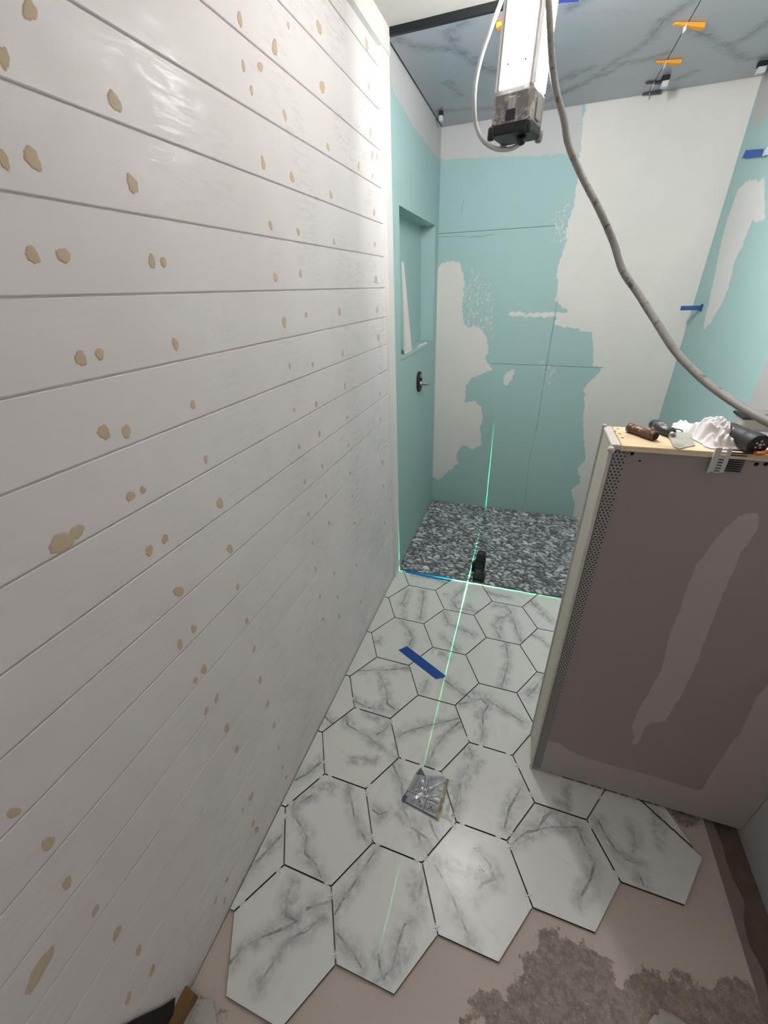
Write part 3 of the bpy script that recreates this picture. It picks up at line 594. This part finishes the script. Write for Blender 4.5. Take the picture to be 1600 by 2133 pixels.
# rag
cx, cy = at(1478, 915, 2, ZT)[:2]; n = 72; V = []; Fs = []
from mathutils import noise as mn
outline = plane_poly([(1398,889),(1406,882),(1432,884),(1440,890),(1450,893),(1488,893),(1512,897),(1530,905),(1543,925),(1545,936),(1500,936),(1478,935),(1455,922),(1437,912),(1420,905)], 2, ZT, (0, 1))
bb0 = np.min(outline, 0)-.01; bb1 = np.max(outline, 0)+.01
us = np.linspace(bb0[0], bb1[0], n); vv = np.linspace(bb0[1], bb1[1], n); Pg, fg = grid(us, vv); sd = sdpoly(Pg, outline)
pkc = at(1482, 900, 2, ZT+.02)[:2]
for (u, v), s_ in zip(Pg, sd):
    q = Vector((u*34, v*34, .5)); wx = mn.noise(q*1.0)*2.2; e = min(1, max(0, s_)/.012); e = e*e*(3-2*e)
    f1 = abs(mn.noise(Vector((u*55+wx, v*70-wx, 3))))+.6*abs(mn.noise(Vector((u*130+2*wx, v*95, 7))))
    hp = math.exp(-(((u-pkc[0])/.045)**2+((v-pkc[1])/.035)**2))
    h = e*(.006+.030*hp+.034*(.62-f1)*(.45+hp)); V.append((u-cx+.004*mn.noise(q*2), v-cy+.004*mn.noise(q*2+Vector((5, 5, 5))), max(.0015, h)))
Fs = [f for f in fg if max(sd[i] for i in f) > -.0005+.003*mn.noise(Vector((Pg[f[0]][0]*90, Pg[f[0]][1]*90, 1)))]
me = mesh(V, Fs, True)
rag = link('cloth_rag', me, None, label='crumpled white cotton rag on the half wall top', cat='rag', loc=(cx, cy, ZT+.001))
CLOTH = NT('white_cotton', .9); CLOTH.col(CLOTH.mix(CLOTH.noise(CLOTH.coord(), 40), srgb(214, 210, 210), srgb(236, 233, 233))); CLOTH.bump(CLOTH.noise(CLOTH.coord(), 900, 2), .3, .0005); me.materials.append(CLOTH.m)
sm = rag.modifiers.new('s', 'SOLIDIFY'); sm.thickness = .0016; sm2 = rag.modifiers.new('ss', 'SUBSURF'); sm2.levels = 1; sm2.render_levels = 1
# black cylinder tool
a = Vector(at(1512, 893, 2, ZT+.024)); b = Vector(at(1582, 927, 2, ZT+.021)); dv = b-a; L = dv.length
tl = thing('oscillating_tool', 'dark grey cylindrical power tool body beside the white rag', 'power tool', a)
RUB = simple('dark_rubber', srgb(40, 41, 45), .55, var=.15, scale=60, bump=.2)
G().lathe([(0, .010), (.004, .016), (.012, .018), (L*.45, .0185), (L*.62, .0195), (L*.66, .0185), (L*.70, .0205), (L-.014, .0212), (L-.010, .0200), (L-.006, .0212), (L-.001, .0205), (L, .018), (L-.003, .0165)], (0, 0, 0), dv, 36).obj('tool_body', RUB, tl, smooth=True)
G().lathe([(L-.004, .0163), (L-.0015, .0163)], (0, 0, 0), dv, 30).obj('end_plate', BLACK, tl)
g = G(); dn = dv.normalized(); uu = dn.orthogonal().normalized(); ww = dn.cross(uu)
for k_ in range(5):
    q = k_*2*math.pi/5; g.lathe([(L-.002, .0028), (L+.0015, .0022)], (uu*math.cos(q)+ww*math.sin(q))*.0075, dv, 10)
g.lathe([(L-.002, .004), (L+.003, .003)], (0, 0, 0), dv, 12); g.obj('clamp_screw', METAL, tl, smooth=True)
g = [a+Vector(p) for p in ((.004, .0, .0), (-.018, .004, .006), (-.03, .012, .004), (-.024, .024, .0), (-.008, .022, .004))]
link('tool_cord', tube([p-a for p in spline(g, 6)], .003, 8), BLACK, tl)
# orange scrap
link('orange_lead', tube(spline([at(1574, 943, 2, ZT+.006), at(1584, 945, 2, ZT+.008), at(1600, 941, 2, ZT+.007), at(1625, 950, 2, ZT+.006)], 6), .0045, 10), simple('orange_rubber', srgb(206, 116, 44), .5), label='orange rubber lead in front of the dark power tool', cat='lead')
# grey case
p0 = at(1537, 897, 2, ZT)
cs_ = thing('tool_case', 'light grey plastic case with black lid rim behind the power tool', 'case', (p0[0], p0[1], ZT))
G().box((.004, .0, .0), (.20, .055, .028), bev=.003).obj('case_body', simple('light_grey_plastic', srgb(176, 176, 178), .45), cs_)
G().box((.0, -.004, .028), (.204, .059, .034), bev=.002).obj('case_rim', BLACK, cs_)
G().box((.008, .004, .034), (.196, .051, .040), bev=.003).obj('case_lid', simple('mid_grey_plastic', srgb(120, 121, 124), .45), cs_)
# slotted bracket hanging over the edge
p0 = at(1497, 936, 1, PY0-.006); 
br = thing('slotted_strip', 'white slotted plastic strip hanging over the front of the half wall', 'plastic strip', p0)
zz0 = at(1500, 984, 1, PY0-.006)[2]-p0[2]; g = G(); wd = .031; xs0 = -.002
nz = 8; hh = -zz0
g.box((xs0, -.001, zz0), (xs0+.008, .001, .004)); g.box((xs0+.018, -.001, zz0), (xs0+.026, .001, .004))
for i in range(nz+1):
    z = zz0+(hh)*i/nz; g.box((xs0+.008, -.001, z-.0014), (xs0+.018, .001, z+.0014))
g.box((xs0-.004, -.004, zz0-.002), (xs0-.001, .001, .004))
g.obj('strip_body', simple('white_strip_plastic', srgb(206, 204, 200), .5), br)
g = G()
for i in range(10):
    z = zz0+.004+(hh)*i/10; g.box((xs0+.026, .0015, z-.0008), (xs0+.056, .0045, z+.0008))
g.obj('dark_bar_row', BLACK, br, kind='stuff')  # row of thin dark bars to the right of the strip

# ------------------------------------------------------------------ floor clutter
def tape(pts, z, name, lb, cat='tape', nz=1):
    q = [Vector(at(x, y, 2, z)) for x, y in pts]; c = sum(q, Vector())/len(q)
    G().prism([p-c for p in q], (0, 0, .0006)).obj(name, BLUE, label=lb, cat=cat, loc=c, group=None)
tape([(830,1354),(848,1346),(929,1408),(924,1412),(908,1415)], .0006, 'painter_tape', 'short strip of blue painter tape stuck across two hexagonal tiles')
tape([(841,1185),(900,1197),(944,1206),(937,1211),(890,1202),(846,1193)], .0006, 'painter_tape', 'blue painter tape along the shower threshold by the shiplap wall')
# plastic bag
bc = at(885, 1655, 2, 0); bag = thing('plastic_bag', 'small clear plastic spacer bag with printed label lying on a tile', 'bag', (bc[0], bc[1], 0))
def bp_(x, y, z=.004): return at(x, y, 2, z)-np.array([bc[0], bc[1], 0])
TL_, TR_, BR_, BL_ = [bp_(*p) for p in ((868,1612), (928,1620), (908,1706), (836,1667))]
def bil(u, v, z=0): return (TL_*(1-u)*(1-v)+TR_*u*(1-v)+BR_*u*v+BL_*(1-u)*v)+np.array([0, 0, z+.002*math.sin(u*5)*math.sin(v*3)])
def patch(u0, u1, v0, v1, z, nu=8, nv=8):
    V = [bil(u0+(u1-u0)*i/nu, v0+(v1-v0)*j/nv, z) for i in range(nu+1) for j in range(nv+1)]
    return V, [(i*(nv+1)+j, i*(nv+1)+j+1, (i+1)*(nv+1)+j+1, (i+1)*(nv+1)+j) for i in range(nu) for j in range(nv)]
GREYP = simple('label_paper', srgb(196, 199, 206), .5, var=.04); INK = simple('dark_blue_ink', srgb(70, 78, 108), .5); INKG = simple('grey_ink', srgb(128, 130, 138), .5)
lb = G().add(*patch(0, 1, 0, 1, 0, 14, 14)).obj('printed_label', GREYP, bag, smooth=True)
g = G(); g2 = G()
uo = .08
for w_ in (.03, .05, .025, .06, .06, .03, .03, .07, .05, .025, .03, .03):
    g.add(*patch(uo, uo+w_*.62, .06, .60, .0005, 1, 8)); uo += w_*.62+.032
g.obj('label_stripes', INKG, lb)
for (u0, u1, v0, v1) in ((0, 1, .965, 1.0), (.0, .98, .645, .665), (0, .022, .62, 1), (.0, .11, .80, .97), (.30, .315, .67, .96), (.62, .635, .67, .96)): g2.add(*patch(u0, u1, v0, v1, .0006, 6, 3))
for (cu, cv_, s_) in ((.46, .80, .045), (.52, .90, .03), (.80, .80, .10), (.40, .75, .03)):
    for dg in (0, 1):
        a_ = math.pi/4+dg*math.pi/2; du, dv_ = math.cos(a_)*s_, math.sin(a_)*s_*1.2
        p1, p2 = bil(cu-du, cv_-dv_, .0007), bil(cu+du, cv_+dv_, .0007); pe = np.cross(p2-p1, [0, 0, 1]); pe = pe/np.linalg.norm(pe)*.0011
        g2.add([p1-pe, p1+pe, p2+pe, p2-pe], [(0, 1, 2, 3)])
rr = random.Random(5)
for _ in range(9):
    cu, cv_ = rr.uniform(.13, .28), rr.uniform(.68, .93); g2.add(*patch(cu, cu+.022, cv_, cv_+.022, .0006, 1, 1))
g2.obj('label_print', INK, lb)
g = G().add([bp_(866, 1612, .006), bp_(877, 1599, .010), bp_(886, 1616, .006)], [(0, 1, 2)]); g.obj('folded_corner', INK, lb)
g = G(); 
for k_ in range(6):
    t0, t1 = k_/6, (k_+1)/6; A_ = lambda t: bp_(930-22*t, 1622+84*t, .006+.002*math.sin(t*9)); B_ = lambda t: bp_(936-22*t, 1624+86*t, .006+.002*math.cos(t*9)); g.add([A_(t0), B_(t0), B_(t1), A_(t1)], [(0, 1, 2, 3)])
g.obj('yellow_seal_strip', simple('yellow_adhesive_strip', srgb(176, 168, 96), .3), bag)
PLA = NT('clear_plastic_film', .08); PLA.b.inputs['Base Color'].default_value = (1, 1, 1, 1)
_tr = PLA.n('ShaderNodeBsdfTransparent'); _mx = PLA.n('ShaderNodeMixShader'); _gl = PLA.n('ShaderNodeBsdfGlossy'); _gl.inputs['Roughness'].default_value = .12
_fr = PLA.n('ShaderNodeLayerWeight'); _fr.inputs[0].default_value = .35; _fa = PLA.math('ADD', PLA.math('MULTIPLY', _fr.outputs['Fresnel'], .5), .10)
PLA.l(_fa, _mx.inputs[0]); PLA.l(_tr.outputs[0], _mx.inputs[1]); PLA.l(_gl.outputs[0], _mx.inputs[2])
PLA.l(_mx.outputs[0], PLA.t.nodes['Material Output'].inputs['Surface'])
o4 = [(872,1600), (962,1632), (944,1714), (834,1668)]; q4 = [bp_(*p, .001) for p in o4]; n = 34; V = []
for i in range(n+1):
    for j in range(n+1):
        u, v = i/n, j/n; p = q4[0]*(1-u)*(1-v)+q4[1]*u*(1-v)+q4[2]*u*v+q4[3]*(1-u)*v; e = min(u, v, 1-u, 1-v)*6; e = min(1, e)
        p = p+np.array([0, 0, .0015+e*(.0075+(.009*abs(mn.noise(Vector((u*6+v*3, v*5, 1))))+.006*mn.noise(Vector((u*14, v*9-u*6, 3)))*(1 if u > .6 else .35)))]); V.append(p)
link('clear_film', mesh(V, [(i*(n+1)+j, i*(n+1)+j+1, (i+1)*(n+1)+j+1, (i+1)*(n+1)+j) for i in range(n) for j in range(n)], True), PLA.m, bag)
# bottom left: broken corner with a dark hole, lump of plaster and wood
hb = thing('rubble_lump', 'lump of broken plaster and wood at the foot of the shiplap wall', 'rubble', (.03, .12, -.01))
def lump(c, r, seed, sq=(1, 1, .6), n=14):
    V = []; Fs = []
    for i in range(n+1):
        th = math.pi*i/n
        for j in range(n*2):
            ph = math.pi*j/n; d_ = Vector((math.sin(th)*math.cos(ph), math.sin(th)*math.sin(ph), math.cos(th))); k_ = 1+.35*mn.noise(d_*1.7+Vector((seed, 0, 0)))+.14*mn.noise(d_*6+Vector((seed, 3, 0)))
            V.append((c[0]+d_.x*r*k_*sq[0], c[1]+d_.y*r*k_*sq[1], c[2]+d_.z*r*k_*sq[2]))
    for i in range(n):
        for j in range(n*2): Fs.append((i*2*n+j, i*2*n+(j+1) % (2*n), (i+1)*2*n+(j+1) % (2*n), (i+1)*2*n+j))
    return V, Fs
pw = [at(x, y, 2, .02) for x, y in ((372, 2098), (352, 2140), (398, 2125))]
rel = lambda p: (p[0]-.03, p[1]-.12, p[2]+.01)
BROWN = simple('broken_chipboard', srgb(142, 108, 66), .9, var=.25, scale=70, bump=.8); PLW = simple('broken_white_plaster', srgb(196, 190, 182), .9, var=.1, scale=50, bump=.8)
G().box((-.016, -.07, .0), (.016, .05, .035), rot=Matrix.Rotation(-.12, 3, 'Z'), c=Vector(rel(at(372, 2125, 2, .0)))).obj('wood_block', BROWN, hb)
G().add(*lump(rel(at(362, 2100, 2, .015)), .02, 1, (.5, 1.5, 1.0))).obj('plaster_crust', PLW, hb)
G().add(*lump(rel(at(415, 2133, 2, -.004)), .035, 4, (1.1, 1.2, .35))).obj('plaster_crust', PLW, hb)
# dark curved sheet standing in for the dark cavity at the wall foot
cut = [(250,2140),(275,2126),(300,2113),(325,2102),(345,2092),(364,2078),(362,2100),(352,2150),(300,2250),(200,2300)]
q = [at(x, y, 0, .004) for x, y in cut]
G().prism([Vector(p)-Vector(q[0]) for p in q], (.002, 0, 0)).obj('dark_cavity_sheet', simple('dark_brown_cavity', srgb(34, 23, 20), .9, bump=.4), label='dark brown sheet standing in for the cavity at the shiplap wall foot', cat='cavity', loc=Vector(q[0]))
# bottom right: drain flange hole
fc = at(1415, 2190, 2, -.01)
fl = thing('drain_opening', 'pipe opening with crumbly pale rim in the screed at the near right', 'drain', (fc[0], fc[1], -.0095))
V = []; Fs = []; n = 40
for k_, (r0, z) in enumerate(((.062, 0), (.056, .010), (.047, .013), (.040, .008), (.036, -.006))):
    for j in range(n):
        t = 2*math.pi*j/n; rr_ = r0*(1+.09*mn.noise(Vector((math.cos(t)*7, math.sin(t)*7, k_*.7)))*2); V.append((rr_*math.cos(t), rr_*math.sin(t), z+.006*mn.noise(Vector((t*9, k_*1.3, 0)))))
for k_ in range(4):
    for j in range(n): Fs.append((k_*n+j, k_*n+(j+1) % n, (k_+1)*n+(j+1) % n, (k_+1)*n+j))
G().add(V, Fs).obj('rim', PLW, fl, smooth=True); G().lathe([(0, .037), (.0008, .037)], (0, 0, .0006), (0, 0, 1), 30).obj('bore', HOLE, fl)

# ------------------------------------------------------------------ shower fittings
# valve
vp = at(872, 795, 0, .004)
vl = thing('shower_valve', 'rough-in shower valve with black ring on the left shower wall', 'valve', vp)
V = []; Fs = []; n = 36
for k_, (r_, x_) in enumerate(((1, 0), (1, .014), (.62, .014), (.62, 0))):
    for j in range(n):
        t = 2*math.pi*j/n; V.append((x_, .042*r_*math.cos(t), .062*r_*math.sin(t)))
for k_ in range(4):
    for j in range(n): Fs.append((k_*n+j, k_*n+(j+1) % n, ((k_+1) % 4)*n+(j+1) % n, ((k_+1) % 4)*n+j))
G().add(V, Fs).obj('guard_ring', BLACK, vl, smooth=False)
G().lathe([(-.002, .032), (.002, .032)], (0, 0, 0), (1, 0, 0), 28).obj('wall_opening', HOLE, vl)
G().lathe([(0, .016), (.022, .016), (.023, .012), (.05, .012), (.052, .009), (.066, .009)], (0, .006, -.012), (1, .0, 0), 22).obj('stem', METAL, vl, smooth=True)
G().lathe([(0, .013), (.018, .013)], (0, -.002, .034), (1, 0, 0), 16).obj('cartridge_lug', METAL, vl)
# leaning offcut in the niche
q = [(-.030, 2.262, 1.735), (-.022, 2.262, 1.735), (-.006, 2.43, NZ0+.002), (-.006, 2.255, NZ0+.002), (-.03, 2.245, NZ0+.002)]
a = Vector((-.012, 2.27, 1.306))
g = G().prism([Vector(p)-a for p in ((-.004, 2.256, 1.745), (-.004, 2.268, 1.735), (-.004, 2.424, 1.3065), (-.004, 2.283, 1.3065))], (-.008, 0, 0))
g.obj('board_offcut', simple('white_board_offcut', srgb(222, 219, 212), .7, var=.04), label='tapered white board offcut leaning inside the shower niche', cat='board', loc=a)
# blue plastic piece sticking out of right wall and blue level strip
p = at(1462, 641, 0, XR); pe = at(1419, 643, 1, p[1]-.01)
bs = thing('blue_strip', 'short blue plastic strip sticking out of the right shower wall', 'plastic strip', p)
Lx = p[0]-pe[0]
G().box((-Lx, -.006, -.011), (.0, .006, .011), bev=.002).obj('strip_body', simple('blue_plastic', srgb(38, 92, 150), .5, var=.15, dirt=srgb(150, 170, 190), dirtamt=.1), bs)
G().box((-.006, -.012, -.018), (.0, .012, .018), bev=.002).obj('strip_foot', simple('dark_blue_plastic', srgb(40, 60, 90), .5), bs)
p = at(1548, 322, 0, XR-.012); p2 = at(1592, 319, 0, XR-.012)
bt = thing('blue_tape_roll_end', 'long blue strip stuck high on the right shower wall', 'plastic strip', p)
bt.name = 'blue_strip'
dd = Vector(p2)-Vector(p)
G().prism([Vector((0, 0, -.014)), Vector((0, -.018, .012)), Vector((dd.x, dd.y, dd.z+.014)), Vector((dd.x, dd.y, dd.z-.010))], (.010, 0, 0)).obj('strip_body', BLUE, bt)
G().box((dd.x-.004, dd.y-.03, dd.z-.012), (dd.x+.010, dd.y+.004, dd.z+.015), bev=.003).obj('strip_end', simple('clear_white_end', srgb(196, 204, 214), .4), bt)
tape_c = [(1160,-12),(1207,-3),(1205,4),(1172,6),(1160,8)]
q = [Vector(at(x, y, 2, HC-.001)) for x, y in tape_c]
G().prism([p-q[0] for p in q], (0, 0, .0008)).obj('painter_tape', simple('ceiling_blue_tape', srgb(52, 84, 190), .6), label='blue painter tape on the grey ceiling tile behind the lamp', cat='tape', loc=q[0])
# levelling clips on the ceiling
def wedge(px0, px1, lb, mt, clipmt, stem=True, hgt=.011):
    a, b = Vector(at(*px0, 2, HC-.004)), Vector(at(*px1, 2, HC-.004)); t = thing('levelling_wedge', lb, 'levelling wedge', a, group='tile levelling wedges on the shower ceiling')
    d_ = b-a; s_ = Vector((-d_.y, d_.x, 0)).normalized()*.011
    V = [(0, 0, .003), (0, 0, .0), d_+s_+Vector((0, 0, .003)), d_-s_+Vector((0, 0, .003)), d_+s_+Vector((0, 0, -hgt)), d_-s_+Vector((0, 0, -hgt)), s_*.5+Vector((0, 0, .003)), -s_*.5+Vector((0, 0, .003)), s_*.5-Vector((0, 0, .002)), -s_*.5-Vector((0, 0, .002))]
    G().add(V, [(6, 2, 3, 7), (8, 9, 5, 4), (6, 8, 4, 2), (7, 3, 5, 9), (2, 4, 5, 3), (6, 7, 9, 8)]).obj('wedge', mt, t)
    if stem:
        c = d_*.38; u = d_.normalized(); s2 = s_*1.25
        G().prism([c-u*.001+s2*.55+Vector((0, 0, .003)), c-u*.001-s2*.55+Vector((0, 0, .003)), c-u*.001-s2*.9+Vector((0, 0, -.018)), c-u*.001+s2*.2+Vector((0, 0, -.024))], u*.002).obj('clip_stem', clipmt, t)
    return t
WC = simple('milky_clip', srgb(206, 206, 206), .4)
wedge((1404,50), (1465,52), 'orange levelling wedge nearest the camera on the ceiling tile joint', ORANGE, WC)
wedge((1366,130), (1417,127), 'orange levelling wedge between the other orange one and the black wedges', ORANGE, WC)
wedge((1066,42), (1036,52), 'orange levelling wedge half hidden by the lamp and its cable', ORANGE, WC, stem=False)
DKW = simple('charcoal_plastic', srgb(52, 54, 60), .5)
wedge((1346,173), (1386,170), 'charcoal levelling wedge on the ceiling joint, upper of the two', DKW, WC, hgt=.008)
wedge((1338,197), (1378,190), 'charcoal levelling wedge where the ceiling joint meets the back wall', DKW, WC, hgt=.008)
def block(px, lb, sx=.016):
    a = Vector(at(*px, 2, HC)); t = thing('spacer_block', lb, 'spacer block', a, group='two-tone spacer blocks at the ceiling')
    G().box((-sx, -.012, -.018), (sx, .012, 0), bev=.003).obj('black_half', BLACK, t)
    G().box((-sx*.8, -.014, -.040), (sx*.95, .014, -.018), bev=.003).obj('white_half', WC, t)
block((1388,158), 'black and white spacer block beside the ceiling tile joint')
block((919,232), 'small black and white spacer block at the left back ceiling corner', .012)
block((1590,128), 'black and white spacer block by the right edge of the ceiling', .018)

# ------------------------------------------------------------------ laser level on the threshold
LX, LY, LZ = .463, 2.0235, .088
ll = thing('laser_level', 'black self-levelling cross-line laser standing on the shower threshold', 'laser level', (.525, 2.080, .001))
bx = lambda a, b, bev=.004: G().box(a, b, bev=bev)
bx((-.036, -.040, .0), (.036, .040, .012)).obj('foot', BLACK, ll)
bx((-.030, -.034, .012), (.030, .034, .145), .008).obj('housing', BLACK, ll)
bx((-.024, -.030, .145), (.030, .030, .198), .010).obj('head', simple('soft_black_grip', srgb(38, 38, 42), .6), ll)
bx((-.027, -.037, .108), (.027, -.030, .135), .003).obj('front_window', simple('smoked_window', srgb(18, 24, 24), .15), ll)
bx((-.020, -.038, .060), (.020, -.032, .100), .003).obj('battery_cover', DKW, ll)
bx((-.012, -.036, .092), (.010, -.0345, .096), .0005).obj('logo_bar', simple('pale_badge', srgb(130, 140, 140), .4), ll)
bx((-.012, -.018, .198), (.010, .006, .2), .001).obj('top_button', simple('dull_red_button', srgb(110, 62, 62), .5), ll)
bx((-.050, -.028, .060), (-.030, .020, .120), .009).obj('lens_hood', BLACK, ll)
G().lathe([(0, .010), (.0022, .009)], (-.050, -.008, .090), (-1, 0, 0), 18).obj('lens', emis('green_laser_lens', (.05, 1, .45, 1), 3.0), ll)
for nm, axis, st in (('laser_line_depth', 0, 1.0), ('laser_line_cross', 1, 1.0)):
    ld = bpy.data.lights.new(nm, 'POINT'); ld.energy = 1.0; ld.color = (.04, 1, .35); ld.shadow_soft_size = 0.0; ld.use_nodes = True
    t = ld.node_tree; em = t.nodes['Emission']; tc = t.nodes.new('ShaderNodeTexCoord'); sx = t.nodes.new('ShaderNodeSeparateXYZ'); t.links.new(tc.outputs['Normal'], sx.inputs[0])
    ab = t.nodes.new('ShaderNodeMath'); ab.operation = 'ABSOLUTE'; t.links.new(sx.outputs[axis], ab.inputs[0])
    lt = t.nodes.new('ShaderNodeMath'); lt.operation = 'LESS_THAN'; t.links.new(ab.outputs[0], lt.inputs[0]); lt.inputs[1].default_value = .0008
    ml = t.nodes.new('ShaderNodeMath'); ml.operation = 'MULTIPLY'; t.links.new(lt.outputs[0], ml.inputs[0]); ml.inputs[1].default_value = 22.0*LASER*st; 
    fz = t.nodes.new('ShaderNodeMath'); fz.operation = 'MULTIPLY_ADD'; t.links.new(sx.outputs[2], fz.inputs[0]); fz.inputs[1].default_value = -1.7; fz.inputs[2].default_value = 1.0
    mm = t.nodes.new('ShaderNodeMath'); mm.operation = 'MAXIMUM'; t.links.new(fz.outputs[0], mm.inputs[0]); mm.inputs[1].default_value = .10
    m2 = t.nodes.new('ShaderNodeMath'); m2.operation = 'MULTIPLY'; t.links.new(mm.outputs[0], m2.inputs[0]); t.links.new(ml.outputs[0], m2.inputs[1]); t.links.new(m2.outputs[0], em.inputs['Strength'])
    lo = bpy.data.objects.new(nm, ld); C.objects.link(lo); lo.location = (LX+(0 if axis == 0 else 0), LY, LZ); lo.parent = None

# ------------------------------------------------------------------ LED work light
lamp = thing('work_light', 'bright square LED tower work light hanging in front of the shower', 'work light', (.545, 1.42, 1.955))
lamp.rotation_euler = (math.radians(-1.5), math.radians(1.5), math.radians(-17))
LL = .53; hw_ = .050
def lring(s_, z0, z1, name, mt, bev=.006): return G().box((-s_, -s_*.9, z0), (s_, s_*.9, z1), bev=bev).obj(name, mt, lamp)
lring(.046, .07, LL, 'column', ALU, .004)
lring(.052, .012, .085, 'end_cap', LAMPCAP, .010)
lring(.051, .0, .026, 'rubber_base', BLACK, .005)
for sx_ in (-1, 1):
    for sy_ in (-1, 1):
        G().lathe([(0, .007), (.003, .009), (.022, .009), (.026, .006)], (sx_*.048, sy_*.043, -.006), (0, 0, 1), 12).obj('corner_foot', BLACK if sy_ < 0 else LAMPCAP, lamp, smooth=True)
LEDK = (.36, 4.8, 3.0, .30)      # front, right, rear and left panel
for a_ in range(4):
    R_ = Matrix.Rotation(a_*math.pi/2, 3, 'Z'); d_ = (.0415 if a_ % 2 == 0 else .046)
    G().box((-.033, -d_-.0022, .092), (.033, -d_-.0002, LL-.01), rot=R_).obj('led_panel', emis('led_diffuser', (1, .985, .965, 1), LED*LEDK[a_]), lamp)
    for xx in (-.044, -.039, .039, .044):
        if a_ % 2 and abs(xx) > .042: continue
        G().box((xx-.0012, -d_-.004, .085), (xx+.0012, -d_+.001, LL), rot=R_).obj('heat_fin', ALU, lamp)
    for zz in (.128, .29, .45):
        for xx in (-.021, .021): G().lathe([(0, .0022), (.001, .0022)], R_ @ Vector((xx, -d_-.003, zz)), R_ @ Vector((0, -1, 0)), 8).obj('panel_screw', DKW, lamp)
G().box((-.008, -.0495, .045), (.008, -.0465, .068), bev=.001).obj('switch', simple('pale_switch', srgb(190, 186, 180), .5), lamp)
G().box((-.012, -.0485, .025), (.012, -.0465, .045), bev=.001).obj('switch_recess', DKW, lamp)
G().box((.0515, -.02, .025), (.056, .012, .075), bev=.002).obj('socket_cover', simple('dusty_socket', srgb(150, 144, 142), .6), lamp)
G().lathe([(0, .012), (.012, .010), (.018, .007)], (.02, -.01, .0), (.3, 0, -1), 16).obj('cable_gland', BLACK, lamp, smooth=True)
# cables
def cpts(L): return [CAM+ray(x, y)/np.linalg.norm(ray(x, y))*t for x, y, t in L]
c1 = [(1052,-30,1.62),(1045,0,1.58),(1024,55,1.53),(1005,110,1.50),(992,165,1.47),(988,215,1.45),(992,262,1.44),(1006,292,1.43),(1030,309,1.44),(1058,311,1.46),(1080,302,1.48),(1090,286,1.50)]
link('power_cable', tube(spline(cpts(c1), 10), .0052, 12), CABLEW, label='pale power cable looping down under the hanging work light', cat='cable')
c2 = [(1140,-40,1.42),(1143,0,1.40),(1146,60,1.38),(1150,130,1.36),(1160,195,1.34),(1174,245,1.32),(1184,300,1.30),(1210,362,1.27),(1250,440,1.22),(1278,505,1.19),(1297,563,1.16),(1330,612,1.13),(1368,672,1.09),(1410,735,1.05),(1462,788,1.01),(1520,832,.97),(1580,868,.93),(1640,900,.90)]
link('extension_cable', tube(spline(cpts(c2), 10), .0072, 12, .03), CABLE, label='dusty grey extension cable sagging from the ceiling to the half wall', cat='cable')
